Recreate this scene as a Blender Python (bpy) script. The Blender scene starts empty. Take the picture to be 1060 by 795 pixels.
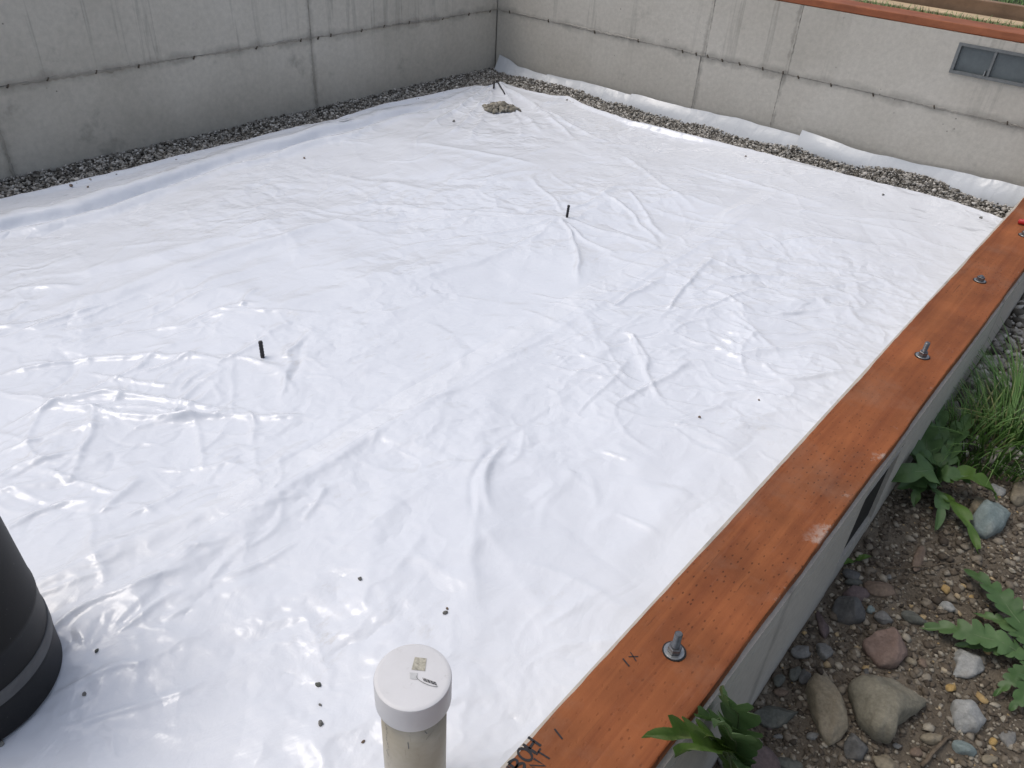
import bpy, bmesh, math, random
import numpy as np
from mathutils import Vector, Matrix, noise as mnoise

rng = np.random.default_rng(7)
random.seed(7)
S = bpy.context.scene
COL = S.collection

# ------------------------------------------------------------------ camera
CAM = np.array([0.0, 0.0, 1.5])
YAW, PIT, ROL, FPX = -0.671413, 0.614107, 0.0671554, 813.42      # calibrated from the wall lines
_f = np.array([math.sin(YAW)*math.cos(PIT), math.cos(YAW)*math.cos(PIT), -math.sin(PIT)])
_r = np.array([math.cos(YAW), -math.sin(YAW), 0.0]); _u = np.cross(_r, _f)
RX = _r*math.cos(ROL)+_u*math.sin(ROL); UX = -_r*math.sin(ROL)+_u*math.cos(ROL); FX = _f
cd = bpy.data.cameras.new('camera'); cam = bpy.data.objects.new('camera', cd); COL.objects.link(cam)
cd.sensor_width = 36; cd.lens = 36*FPX/1060; cd.clip_start = 0.05; cd.clip_end = 500
cam.matrix_world = Matrix(((RX[0], UX[0], -FX[0], CAM[0]), (RX[1], UX[1], -FX[1], CAM[1]), (RX[2], UX[2], -FX[2], CAM[2]), (0, 0, 0, 1)))
S.camera = cam

# ------------------------------------------------------------------ sky, sun, exposure
SUN_AZ, SUN_EL = math.radians(-118), math.radians(64)               # azimuth clockwise from +Y
W = bpy.data.worlds.new('World'); S.world = W; W.use_nodes = True
nt = W.node_tree; bg = nt.nodes['Background']
sky = nt.nodes.new('ShaderNodeTexSky'); sky.sky_type = 'NISHITA'; sky.sun_disc = False
sky.sun_elevation = SUN_EL; sky.sun_rotation = SUN_AZ; sky.dust_density = 4.0; sky.air_density = 1.0
hs = nt.nodes.new('ShaderNodeHueSaturation'); hs.inputs['Saturation'].default_value = 0.66
nt.links.new(sky.outputs[0], hs.inputs['Color']); nt.links.new(hs.outputs[0], bg.inputs[0]); bg.inputs[1].default_value = 0.15
sl = bpy.data.lights.new('sun', 'SUN'); so = bpy.data.objects.new('sun', sl); COL.objects.link(so)
sl.energy = 0.62; sl.angle = math.radians(27); sl.color = (1.0, 0.96, 0.90)
so.location = (-5, -2, 9)
so.rotation_euler = Vector((-math.sin(SUN_AZ)*math.cos(SUN_EL), -math.cos(SUN_AZ)*math.cos(SUN_EL), -math.sin(SUN_EL))).to_track_quat('-Z', 'Y').to_euler()
S.view_settings.view_transform = 'Standard'; S.view_settings.look = 'None'
S.view_settings.gamma = 1; S.view_settings.use_curve_mapping = False
S.view_settings.exposure = 0.02

# ------------------------------------------------------------------ helpers
def ray(px, py):
    return RX*((px-530)/FPX) - UX*((py-397.5)/FPX) + FX
def atz(px, py, z):
    d = ray(px, py); return CAM + d*((z-CAM[2])/d[2])
def atx(px, py, x):
    d = ray(px, py); return CAM + d*((x-CAM[0])/d[0])
def aty(px, py, y):
    d = ray(px, py); return CAM + d*((y-CAM[1])/d[1])

def tag(o, label=None, cat=None, group=None, kind=None):
    if label: o['label'] = label
    if cat: o['category'] = cat
    if group: o['group'] = group
    if kind: o['kind'] = kind
    return o
def empty(name, loc=(0, 0, 0)):
    o = bpy.data.objects.new(name, None); o.location = loc; o.empty_display_size = 0.05; COL.objects.link(o); return o
def link(name, me, mat, parent=None, smooth=False):
    o = bpy.data.objects.new(name, me); COL.objects.link(o)
    if mat: me.materials.append(mat) if not me.materials else None
    if parent:
        o.parent = parent
        o.matrix_parent_inverse = Matrix.Translation(-Vector(parent_loc(parent)))
    if smooth: me.polygons.foreach_set('use_smooth', [True]*len(me.polygons))
    return o
def parent_loc(p):
    v = Vector(p.location)
    while p.parent: p = p.parent; v = v
    return v
def mesh(name, V, F):
    me = bpy.data.meshes.new(name); me.from_pydata([tuple(map(float, v)) for v in V], [], F); me.update(); return me
def mesh_np(name, V, F):
    """fast: V (n,3), F (m,k) of equal-sized faces"""
    me = bpy.data.meshes.new(name); V = np.asarray(V, np.float32); F = np.asarray(F, np.int32)
    me.vertices.add(len(V)); me.vertices.foreach_set('co', V.ravel())
    k = F.shape[1]; me.loops.add(F.size); me.loops.foreach_set('vertex_index', F.ravel())
    me.polygons.add(len(F)); me.polygons.foreach_set('loop_start', np.arange(0, F.size, k, dtype=np.int32))
    me.update(calc_edges=True); me.validate(); return me
def box_bm(bm, x0, x1, y0, y1, z0, z1):
    v = [bm.verts.new(c) for c in ((x0,y0,z0),(x1,y0,z0),(x1,y1,z0),(x0,y1,z0),(x0,y0,z1),(x1,y0,z1),(x1,y1,z1),(x0,y1,z1))]
    for f in ((3,2,1,0),(4,5,6,7),(0,1,5,4),(1,2,6,5),(2,3,7,6),(3,0,4,7)): bm.faces.new([v[i] for i in f])
def boxes(name, bs, mat, parent=None, bevel=0.0):
    bm = bmesh.new()
    for b in bs: box_bm(bm, *b)
    if bevel: bmesh.ops.bevel(bm, geom=bm.edges[:], offset=bevel, segments=2, affect='EDGES', profile=0.5)
    me = bpy.data.meshes.new(name); bm.to_mesh(me); bm.free()
    return link(name, me, mat, parent)
def lathe(name, prof, mat, parent=None, c=(0, 0), n=48, smooth=True):
    V = []; F = []
    for r, z in prof:
        for i in range(n):
            a = 2*math.pi*i/n; V.append((c[0]+r*math.cos(a), c[1]+r*math.sin(a), z))
    for k in range(len(prof)-1):
        for i in range(n):
            j = (i+1) % n; F.append((k*n+i, k*n+j, (k+1)*n+j, (k+1)*n+i))
    F.append(tuple(range((len(prof)-1)*n, len(prof)*n))); F.append(tuple(reversed(range(n))))
    me = mesh(name, V, F); o = link(name, me, mat, parent, smooth)
    return o
def autosmooth(o, ang=35):
    m = o.modifiers.new('e', 'EDGE_SPLIT'); m.split_angle = math.radians(ang)
def tube(name, pts, rad, mat, parent=None, n=7):
    pts = [np.array(p, float) for p in pts]; V = []; F = []
    for k, p in enumerate(pts):
        t = pts[min(k+1, len(pts)-1)]-pts[max(k-1, 0)]; t /= np.linalg.norm(t)
        a = np.cross(t, (0.3, 0.2, 1) if abs(t[2]) < .9 else (1, 0, 0)); a /= np.linalg.norm(a); b = np.cross(t, a)
        r = rad[k] if hasattr(rad, '__len__') else rad
        for i in range(n): V.append(p+r*(a*math.cos(2*math.pi*i/n)+b*math.sin(2*math.pi*i/n)))
    for k in range(len(pts)-1):
        for i in range(n):
            j = (i+1) % n; F.append((k*n+i, k*n+j, (k+1)*n+j, (k+1)*n+i))
    F.append(tuple(reversed(range(n)))); F.append(tuple(range((len(pts)-1)*n, len(pts)*n)))
    return link(name, mesh(name, V, F), mat, parent, True)
def smoothstep(a, b, x):
    t = np.clip((x-a)/(b-a), 0, 1); return t*t*(3-2*t)
_ns = {}
def vnoise(x, y, sc, seed=0):
    """smooth value noise on arrays, about -1..1"""
    if seed not in _ns: _ns[seed] = np.random.default_rng(seed+100).uniform(-1, 1, (256, 256))
    T = _ns[seed]; u = np.asarray(x)*sc+1000.3; v = np.asarray(y)*sc+1000.7
    i = np.floor(u).astype(int); j = np.floor(v).astype(int); fu = u-i; fv = v-j
    fu = fu*fu*fu*(fu*(fu*6-15)+10); fv = fv*fv*fv*(fv*(fv*6-15)+10)
    g = lambda a, b: T[a % 256, b % 256]
    return (g(i, j)*(1-fu)+g(i+1, j)*fu)*(1-fv)+(g(i, j+1)*(1-fu)+g(i+1, j+1)*fu)*fv

# ------------------------------------------------------------------ materials
class NT:
    def __init__(s, name):
        s.m = bpy.data.materials.new(name); s.m.use_nodes = True; s.t = s.m.node_tree
        s.b = s.t.nodes['Principled BSDF']; s._co = None; s.flat = False
    def n(s, typ, **kw):
        nd = s.t.nodes.new(typ)
        for k, v in kw.items():
            if k in nd.inputs.keys(): nd.inputs[k].default_value = v
            else: setattr(nd, k, v)
        return nd
    def l(s, a, b): s.t.links.new(a, b)
    def co(s, scale=(1, 1, 1)):
        if not s._co: s._co = s.n('ShaderNodeTexCoord').outputs['Object']
        mp = s.n('ShaderNodeMapping'); mp.inputs['Scale'].default_value = scale; s.l(s._co, mp.inputs[0]); return mp.outputs[0]
    def noise(s, scale, detail=6, rough=.55, vec=None, dist=0, typ=None):
        nd = s.n('ShaderNodeTexNoise', Scale=scale, Detail=detail, Roughness=rough, Distortion=dist)
        if typ: nd.noise_type = typ
        if s.flat: nd.noise_dimensions = '2D'
        s.l(vec if vec is not None else s.co(), nd.inputs['Vector']); return nd.outputs[0]
    def ramp(s, fac, stops):
        r = s.n('ShaderNodeValToRGB'); e = r.color_ramp.elements
        while len(e) < len(stops): e.new(.5)
        for q, (p, c) in zip(e, stops): q.position = p; q.color = (c, c, c, 1) if not hasattr(c, '__len__') else (*c, 1)
        s.l(fac, r.inputs[0]); return r.outputs[0]
    def mix(s, fac, a, b, typ='MIX'):
        m = s.n('ShaderNodeMix', data_type='RGBA', blend_type=typ)
        for v, i in ((fac, 0), (a, 6), (b, 7)):
            if hasattr(v, 'is_linked'): s.l(v, m.inputs[i])
            else: m.inputs[i].default_value = v if i == 0 else (*v, 1)
        return m.outputs[2]
    def math(s, op, a, b=0.0):
        m = s.n('ShaderNodeMath', operation=op)
        for v, i in ((a, 0), (b, 1)):
            if hasattr(v, 'is_linked'): s.l(v, m.inputs[i])
            else: m.inputs[i].default_value = v
        return m.outputs[0]
    def bump(s, h, dist, strength=1.0):
        b = s.n('ShaderNodeBump'); b.inputs['Distance'].default_value = dist; b.inputs['Strength'].default_value = strength
        s.l(h, b.inputs['Height'])
        if s.b.inputs['Normal'].is_linked: s.l(s.b.inputs['Normal'].links[0].from_socket, b.inputs['Normal'])
        s.l(b.outputs[0], s.b.inputs['Normal'])
    def color(s, c):
        if hasattr(c, 'is_linked'): s.l(c, s.b.inputs['Base Color'])
        else: s.b.inputs['Base Color'].default_value = (*c, 1)
    def set(s, **kw):
        for k, v in kw.items():
            i = s.b.inputs[k.replace('_', ' ')]
            if hasattr(v, 'is_linked'): s.l(v, i)
            else: i.default_value = v
        return s
    def island(s):
        return s.n('ShaderNodeNewGeometry').outputs['Random Per Island']

def concrete(name, tone=1.0):
    k = NT(name)
    big = k.ramp(k.noise(1.3, 7, .6), [(.30, (.43*tone, .403*tone, .348*tone)), (.5, (.505*tone, .476*tone, .416*tone)), (.72, (.555*tone, .527*tone, .467*tone))])
    fine = k.ramp(k.noise(38, 5, .7), [(.25, .86), (.75, 1.08)])
    c = k.mix(1, big, fine, 'MULTIPLY')
    st = k.ramp(k.noise(1.0, 4, .6, k.co((13, 13, .45))), [(.57, 1.0), (.615, .78), (.66, .98)])
    sep = k.n('ShaderNodeSeparateXYZ'); k.l(k.co(), sep.inputs[0])
    up = k.math('MULTIPLY', k.ramp(sep.outputs[2], [(.36, .2), (.46, .95)]), k.ramp(k.noise(.9, 2), [(.42, .15), (.58, 1.0)]))
    c = k.mix(up, c, k.mix(1, c, st, 'MULTIPLY'))
    # weeping stain along the form joint at z = 0.415
    d = k.math('ABSOLUTE', k.math('SUBTRACT', sep.outputs[2], .415))
    dn = k.math('ADD', d, k.math('MULTIPLY', k.math('SUBTRACT', k.noise(7, 4), .5), .12))
    c = k.mix(1, c, k.ramp(dn, [(.0, .70), (.035, 1.0)]), 'MULTIPLY')
    for axis_, pos, wd_ in ((1, 3.062, .030), (1, 1.265, .030), (0, -2.425, .016), (0, -1.88, .012)):
        dv = k.math('ABSOLUTE', k.math('SUBTRACT', sep.outputs[axis_], pos))
        dv = k.math('ADD', dv, k.math('MULTIPLY', k.math('SUBTRACT', k.noise(13, 5, .7), .5), .07))
        c = k.mix(1, c, k.ramp(dv, [(.0, .72), (wd_, 1.0)]), 'MULTIPLY')
    blot = k.ramp(k.noise(4.2, 5, .65), [(.62, 1.0), (.74, .72)])
    c = k.mix(1, c, blot, 'MULTIPLY')
    vo = k.n('ShaderNodeTexVoronoi', Scale=16.0); k.l(k.co(), vo.inputs['Vector'])
    pin = k.ramp(vo.outputs['Distance'], [(.045, .42), (.075, 1.0)])
    pm = k.ramp(k.noise(3.0, 3), [(.52, 0), (.6, 1.0)])
    c = k.mix(pm, c, k.mix(1, c, pin, 'MULTIPLY'))
    k.color(c); k.set(Roughness=.88)
    k.bump(k.noise(60, 6, .65), .0025, .7); k.bump(k.noise(5, 4), .006, .5)
    return k.m
M_CONC = concrete('concrete'); M_CONC2 = concrete('concrete_weathered', .92); M_RIDGE = concrete('rough_cement_fin', .86)

def membrane_mat(name, base=(.765, .79, .835), rough=.155, flat=True):
    k = NT(name); k.flat = flat
    dirt = k.ramp(k.noise(2.2, 8, .65), [(.25, .965), (.65, 1.0)])
    sm = k.ramp(k.noise(9, 6, .7, k.co((1, .35, 1))), [(.60, 1.0), (.85, .945)])
    c = k.mix(1, k.mix(1, base, dirt, 'MULTIPLY'), sm, 'MULTIPLY')
    mud = k.math('MULTIPLY', k.ramp(k.noise(1.7, 4, .6), [(.60, 0), (.72, 1.0)]), k.ramp(k.noise(30, 6, .75, k.co((1, .5, 1))), [(.52, 0), (.68, .30)]))
    c = k.mix(mud, c, (.47, .43, .36))
    k.color(c); k.set(Roughness=k.ramp(k.noise(6, 5), [(.3, rough-.07), (.7, rough+.10)]), IOR=1.52)
    k.bump(k.noise(9, 4, .5, k.co((1, .55, 1)), dist=.8), .010, .38)
    vr = k.n('ShaderNodeTexVoronoi', voronoi_dimensions='2D', Scale=7.0, feature='SMOOTH_F1', Smoothness=.25); wv = k.n('ShaderNodeVectorMath', operation='ADD'); nc = k.n('ShaderNodeTexNoise', noise_dimensions='2D', Scale=5.0, Detail=3.0)
    k.l(k.co(), nc.inputs['Vector']); k.l(k.co((1, .6, 1)), wv.inputs[0]); sc_ = k.n('ShaderNodeVectorMath', operation='SCALE'); sc_.inputs['Scale'].default_value = .35; k.l(nc.outputs['Color'], sc_.inputs[0]); k.l(sc_.outputs[0], wv.inputs[1]); k.l(wv.outputs[0], vr.inputs['Vector'])
    msk = k.ramp(k.noise(1.1, 3), [(.42, .15), (.6, 1.0)])
    k.bump(k.math('MULTIPLY', vr.outputs['Distance'], msk), .022, .55)
    k.bump(k.noise(70, 2, .5, dist=.6), .0006, .4)
    return k.m
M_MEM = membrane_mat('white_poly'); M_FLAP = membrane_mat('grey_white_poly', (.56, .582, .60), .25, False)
M_TAPE = membrane_mat('white_tape', (.795, .817, .855), .22)

def sill_mat(name, a=(.20, .056, .019), b=(.40, .138, .046)):
    k = NT(name)
    g = k.noise(1.0, 6, .6, k.co((26, 1.1, 26)), dist=.6)
    c = k.ramp(g, [(.28, a), (.55, tuple((p+q)/2 for p, q in zip(a, b))), (.8, b)])
    c = k.mix(1, c, k.ramp(k.noise(3.5, 5, .6), [(.28, .56), (.7, 1.16)]), 'MULTIPLY')
    vo = k.n('ShaderNodeTexVoronoi', Scale=1.0, Randomness=.8, voronoi_dimensions='2D'); k.l(k.co((60, 30, 46)), vo.inputs['Vector'])
    pits = k.ramp(vo.outputs['Distance'], [(.07, .30), (.125, 1.0)])
    pm = k.ramp(k.noise(5, 3), [(.42, 0.0), (.62, .75)])
    c = k.mix(pm, c, k.mix(1, c, pits, 'MULTIPLY'))
    fl = k.ramp(k.noise(1.0, 5, .7, k.co((70, 5, 70))), [(.60, 0), (.72, .35)]); c = k.mix(fl, c, (.30, .12, .065))
    spots = k.ramp(k.noise(16, 5, .7), [(.70, 0), (.78, .5)])
    c = k.mix(spots, c, (.12, .045, .03))
    ck = k.ramp(k.noise(1.0, 3, .5, k.co((120, 5.5, 120)), dist=.3), [(.69, 0), (.72, .6)]); ckm = k.ramp(k.noise(2.3, 2), [(.5, 0), (.6, 1.0)])
    c = k.mix(k.math('MULTIPLY', ck, ckm), c, (.045, .018, .010))
    dst = k.ramp(k.noise(4.0, 6, .7), [(.52, 0), (.75, .38)]); c = k.mix(dst, c, (.30, .17, .11))
    # dried cement scuffs near the outer edge
    sep = k.n('ShaderNodeSeparateXYZ'); k.l(k.co(), sep.inputs[0])
    ed = k.ramp(k.math('ADD', sep.outputs[0], .32), [(.055, 0), (.098, 1)])
    sc = k.math('MULTIPLY', k.ramp(k.noise(11, 7, .75), [(.60, 0), (.68, .75)]), ed)
    c = k.mix(sc, c, (.42, .36, .31))
    k.color(c); k.set(Roughness=.62, Specular_IOR_Level=.25)
    k.bump(g, .002, .5); k.bump(pits, .0015, .5); k.bump(k.noise(120, 3), .0008, .5)
    return k.m
M_SILL = sill_mat('red_treated_wood')

def stone_mat(name, c0, c1, bump=.008):
    k = NT(name)
    n = k.noise(22, 7, .65)
    c = k.ramp(n, [(.3, c0), (.7, c1)])
    c = k.mix(1, c, k.ramp(k.noise(120, 3, .7), [(.3, .78), (.7, 1.12)]), 'MULTIPLY')
    dust = k.ramp(k.noise(9, 5, .6), [(.55, 0), (.75, .45)])
    c = k.mix(dust, c, (.19, .155, .115))
    k.color(c); k.set(Roughness=.85); k.bump(k.noise(45, 6, .65), bump, .7)
    return k.m
ST = dict(
    tan=stone_mat('stone_tan', (0.198, 0.165, 0.112), (0.304, 0.264, 0.191)),
    olive=stone_mat('stone_olive', (0.165, 0.152, 0.112), (0.264, 0.244, 0.185)),
    pink=stone_mat('stone_pink', (0.172, 0.116, 0.092), (0.264, 0.191, 0.158)),
    purple=stone_mat('stone_purple', (0.112, 0.082, 0.079), (0.172, 0.129, 0.121)),
    dark=stone_mat('stone_dark', (0.080, 0.080, 0.076), (0.150, 0.148, 0.140)),
    green=stone_mat('stone_green_grey', (0.087, 0.092, 0.079), (0.152, 0.156, 0.132)),
    blue=stone_mat('stone_blue_green', (0.158, 0.205, 0.198), (0.264, 0.310, 0.297)),
    grey=stone_mat('stone_grey', (0.150, 0.148, 0.138), (0.250, 0.246, 0.228)),
    pale=stone_mat('stone_pale', (0.251, 0.257, 0.244), (0.396, 0.396, 0.376)),
    brown=stone_mat('stone_brown', (0.145, 0.103, 0.073), (0.238, 0.178, 0.132)),
    yellow=stone_mat('stone_yellow', (0.356, 0.224, 0.073), (0.475, 0.330, 0.132)),
)
def gravel_mat(name, stops):
    k = NT(name); c = k.ramp(k.island(), stops)
    c = k.mix(1, c, k.ramp(k.noise(90, 4, .7), [(.3, .75), (.7, 1.15)]), 'MULTIPLY')
    k.color(c); k.set(Roughness=.88); k.bump(k.noise(150, 4), .002, .6); return k.m
M_GRAV = gravel_mat('grey_gravel', [(0, (.06, .053, .044)), (.3, (.16, .145, .12)), (.6, (.33, .31, .275)), (.85, (.50, .475, .43)), (1, (.70, .67, .62))])
M_PEB = gravel_mat('soil_pebbles', [(0, (.055, .042, .030)), (.3, (.115, .09, .063)), (.6, (.20, .168, .125)), (.8, (.27, .24, .19)), (.95, (.38, .34, .265)), (1, (.40, .27, .11))])
M_PILE = gravel_mat('tan_grit', [(0, (.15, .135, .105)), (.5, (.26, .24, .19)), (1, (.40, .37, .31))])
def soil():
    k = NT('soil')
    c = k.ramp(k.noise(6, 9, .7), [(.28, (.085, .068, .049)), (.52, (.155, .128, .094)), (.75, (.235, .20, .152))])
    c = k.mix(1, c, k.ramp(k.noise(90, 5, .75), [(.25, .6), (.75, 1.35)]), 'MULTIPLY')
    sep = k.n('ShaderNodeSeparateXYZ'); k.l(k.co(), sep.inputs[0])
    far = k.ramp(k.math('MULTIPLY', sep.outputs[2], 1.0), [(.55, 0), (.72, 1)])
    gr = k.ramp(k.noise(5, 7, .7), [(.3, (.03, .045, .014)), (.55, (.05, .075, .022)), (.8, (.09, .085, .045))])
    c = k.mix(far, c, gr)
    k.color(c); k.set(Roughness=.95); k.bump(k.noise(55, 8, .7), .012, .8); k.bump(k.noise(190, 4, .7), .003, .8)
    return k.m
M_SOIL = soil()
k = NT('gravel_bed_dirt'); k.color(k.ramp(k.noise(60, 6, .7), [(.3, (.03, .028, .025)), (.7, (.09, .085, .075))])); k.set(Roughness=.95); M_BED = k.m
def leaf_mat(name, a, b):
    k = NT(name); c = k.ramp(k.noise(14, 5, .6), [(.3, a), (.7, b)])
    k.color(c); k.set(Roughness=.5)
    k.bump(k.noise(60, 4), .0015, .6)
    tr = k.n('ShaderNodeBsdfTranslucent'); k.l(c, tr.inputs[0])
    mx = k.n('ShaderNodeMixShader'); mx.inputs[0].default_value = .22
    k.l(k.b.outputs[0], mx.inputs[1]); k.l(tr.outputs[0], mx.inputs[2])
    k.l(mx.outputs[0], k.t.nodes['Material Output'].inputs[0]); return k.m
M_LEAF = leaf_mat('thistle_leaf', (.075, .145, .045), (.125, .215, .08))
M_LEAFD = leaf_mat('dark_leaf', (.055, .115, .036), (.10, .185, .058))
M_LEAFB = leaf_mat('bright_leaf', (.065, .13, .02), (.11, .20, .035))
M_VEIN = leaf_mat('leaf_rib', (.13, .19, .08), (.17, .24, .11))
k = NT('grass_blade'); k.color(k.ramp(k.island(), [(0, (.045, .10, .02)), (.5, (.09, .19, .035)), (.85, (.15, .27, .07)), (1, (.30, .28, .12))])); k.set(Roughness=.55); M_GRASS = k.m
def plain(name, c, rough=.5, metal=0.0, var=.15, sc=40, bump=0.0):
    k = NT(name); k.color(k.mix(1, c, k.ramp(k.noise(sc, 5, .65), [(.3, 1-var), (.7, 1+var)]), 'MULTIPLY')); k.set(Roughness=rough, Metallic=metal)
    if bump: k.bump(k.noise(sc*2, 4), bump, .6)
    return k.m
M_STEEL = plain('galvanised_steel', (.36, .37, .37), .38, .85, .25, 120, .0008)
M_STEELD = plain('dark_thread_steel', (.19, .193, .198), .42, .85, .25, 120, .0006)
M_REBAR = plain('rebar_steel', (.035, .033, .036), .6, .3, .3, 90, .001)
M_VENT = plain('vent_frame_metal', (.17, .18, .18), .5, .2, .15, 50)
M_SCREEN = plain('vent_panel_metal', (.115, .135, .14), .5, .1, .15, 20)
M_DARK = plain('flat_black', (.012, .013, .013), .7, 0, .3, 60)  # near-black: painted shade of the vent void, and the discs under the washers
def blackplastic():
    k = NT('black_plastic'); c = k.mix(k.ramp(k.noise(220, 2, .5), [(.70, 0), (.76, .5)]), (.006, .0062, .007), (.09, .09, .09))
    c = k.mix(k.ramp(k.noise(7, 6, .7), [(.5, 0), (.8, .25)]), c, (.016, .016, .017))
    k.color(c); k.set(Roughness=.5, Specular_IOR_Level=.25); k.bump(k.noise(30, 4), .001, .3); return k.m
M_BLACK = blackplastic(); M_BAND = plain('grey_band', (.085, .087, .09), .55, 0, .2, 30)
def pvc(name, c0, c1, amt):
    k = NT(name); c = k.ramp(k.noise(9, 6, .65), [(.3, c0), (.7, c1)])
    d = k.ramp(k.noise(1, 6, .7, k.co((60, 60, 14))), [(.60, 0), (.72, amt)])
    c = k.mix(d, c, (.20, .175, .14)); k.color(c); k.set(Roughness=.42); k.bump(k.noise(40, 3), .0006, .4); return k.m
M_CAP = pvc('pvc_cap', (.62, .61, .605), (.70, .69, .69), .18); M_PIPE = pvc('pvc_pipe_dirty', (.36, .32, .245), (.50, .465, .385), .7)
M_INK = plain('marker_ink', (.012, .010, .012), .6); M_INKG = plain('grey_print', (.20, .20, .19), .6)
M_LABEL = plain('beige_label', (.40, .375, .30), .6, 0, .45, 160)
M_SMUDGE = plain('pale_smudge', (.52, .52, .51), .6, 0, .12, 120)
M_RED = plain('red_plastic', (.50, .025, .025), .4)
def timber(name, a, b, ax=(1.1, 24, 24)):
    k = NT(name); g = k.noise(1, 6, .6, k.co(ax), dist=.5); c = k.ramp(g, [(.3, a), (.75, b)])
    c = k.mix(1, c, k.ramp(k.noise(6, 5, .7), [(.3, .7), (.7, 1.15)]), 'MULTIPLY'); k.color(c); k.set(Roughness=.8); k.bump(g, .003, .6); return k.m
M_PLANK = timber('pale_lumber', (.50, .36, .21), (.66, .52, .34)); M_TIMBER = timber('weathered_lumber', (.20, .12, .07), (.33, .22, .14))
M_SILLB = timber('red_treated_wood_across', (.24, .07, .028), (.36, .125, .055))
M_TWIG = plain('dry_twig', (.13, .10, .068), .9, 0, .3, 60, .001)
M_TIE = plain('rusty_tie', (.10, .08, .06), .8, .2, .4, 80, .001)

# ------------------------------------------------------------------ ground
XA, YB = -4.14, 4.74                       # inner faces of the two tall walls
XCI, XCO = -0.4195, -0.2150                # inner and outer face of the low wall
SX0, SX1, SZ0, SZ1 = -0.402, -0.2225, 0.219, 0.257
TOP = 0.784
GY = np.array([-60, -2, 0.2, 1.2, 1.5, 1.9, 2.15, 3.05, 3.87, 4.25, 5.1, 60.]); GZ = np.array([-.5, -.36, -.33, -.285, -.225, -.20, -.145, -.10, -.035, .07, .77, .9])
def ground_z(x, y, fine=True):
    x = np.asarray(x, float); y = np.asarray(y, float)
    z = np.interp(y, GY, GZ) + .03*np.clip(x+.2, 0, 3)*smoothstep(.5, 2, y)*0.6
    if fine: z = z + .010*vnoise(x, y, 6, 1)+.006*vnoise(x, y, 17, 2)+.003*vnoise(x, y, 45, 3)
    return z
def on_ground(px, py):
    z = -.2
    for _ in range(8):
        p = atz(px, py, z); z = .5*z+.5*float(ground_z(p[0], p[1]))
    return np.array([*atz(px, py, z)[:2], z])
def axis(dense0, dense1, step, marks, lim=60):
    a = list(np.arange(dense0, dense1, step))+list(marks)
    for s, e in ((dense1, lim), (dense0, -lim)):
        d = .15; p = s
        while abs(p) < lim:
            p += d*(1 if e > s else -1); d *= 1.22; a.append(p)
    return np.array(sorted(set(np.round(a, 4))))
gx = axis(-.30, 1.0, .016, (-4.26, -4.22, -.34, -.30)); gy = axis(.6, 4.6, .016, (-1.3, -1.25, 4.82, 4.86))
GXm, GYm = np.meshgrid(gx, gy)
Zg = ground_z(GXm, GYm)
inside = (GXm > -4.23) & (GXm < -.33) & (GYm > -1.26) & (GYm < 4.83)
back = (GYm > 4.85) & (GXm < -.1); left = GXm < -4.25
Zg = np.where(back, .775+.02*vnoise(GXm, GYm, 3, 5), Zg); Zg = np.where(left, .70+.02*vnoise(GXm, GYm, 2, 5), Zg)
Zg = np.where(inside, -.055, Zg)
def grid_faces(ny, nx):
    i = np.arange(ny*nx).reshape(ny, nx); return np.stack([i[:-1, :-1], i[:-1, 1:], i[1:, 1:], i[1:, :-1]], -1).reshape(-1, 4)
g = link('ground', mesh_np('ground', np.stack([GXm, GYm, Zg], -1).reshape(-1, 3), grid_faces(len(gy), len(gx))), M_SOIL, None, True)
tag(g, kind='structure')

# ------------------------------------------------------------------ concrete walls
def panel(parent, x0, x1, y0, y1, z0, z1, mat=M_CONC, hole=None):
    bs = [(x0, x1, y0, y1, z0, z1)]
    if hole:
        a, b, c, d = hole
        bs = [(x0, a, y0, y1, z0, z1), (b, x1, y0, y1, z0, z1), (a, b, y0, y1, z0, c), (a, b, y0, y1, d, z1)]
    return boxes('panel', bs, mat, parent)
def ridge(parent, name, p0, p1, nrm, w, out, mat, seg=.012, seed=0):
    """ragged fin of cement left where two form boards met"""
    p0, p1, nrm = map(lambda v: np.array(v, float), (p0, p1, nrm)); L = np.linalg.norm(p1-p0); n = max(4, int(L/seg)); t = (p1-p0)/L
    side = np.cross(t, nrm); r = np.random.default_rng(seed); V = []; F = []
    for i in range(n+1):
        q = p0+t*L*i/n; s = i*seg
        jj = .004*float(vnoise(s, seed*3.1, 9, 7))+.003*r.uniform(-1, 1); ww = w*(.35+.65*r.random())*(.55+.45*float(vnoise(s, 5, 4, 8)))+.001
        oo = max(.0006, out*(.25+.75*r.random())*(.5+.5*float(vnoise(s, 9+seed, 5, 9))))
        q = q+side*jj
        V += [q-side*ww-nrm*.003, q-side*ww*.35+nrm*oo, q+side*ww*.35+nrm*oo*.8, q+side*ww-nrm*.003]
    for i in range(n):
        for j in range(3): F.append((4*i+j, 4*i+j+1, 4*i+5+j, 4*i+4+j))
    return link(name, mesh(name, V, F), mat, parent)
ZJ = .415; G = .0022
wA = tag(empty('concrete_wall', (XA-.1, 1.7, -.05)), 'tall grey concrete wall at the upper left with dark vertical water streaks', 'wall')
boxes('core', [(XA-.2, XA-.012, -1.2, YB+.2, -.05, TOP)], M_CONC2, wA)
ysA = [-1.2, 1.265, 3.062, YB-.002]
for i in range(3):
    panel(wA, XA-.0115, XA, ysA[i]+G, ysA[i+1]-G, -.05, ZJ-G); panel(wA, XA-.0115, XA+.003, ysA[i]+G, ysA[i+1]-G, ZJ+G, TOP-.001)
ridge(wA, 'seam_ridge', (XA+.001, .9, ZJ), (XA+.001, YB, ZJ), (1, 0, 0), .020, .013, M_RIDGE, seed=1)
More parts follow.
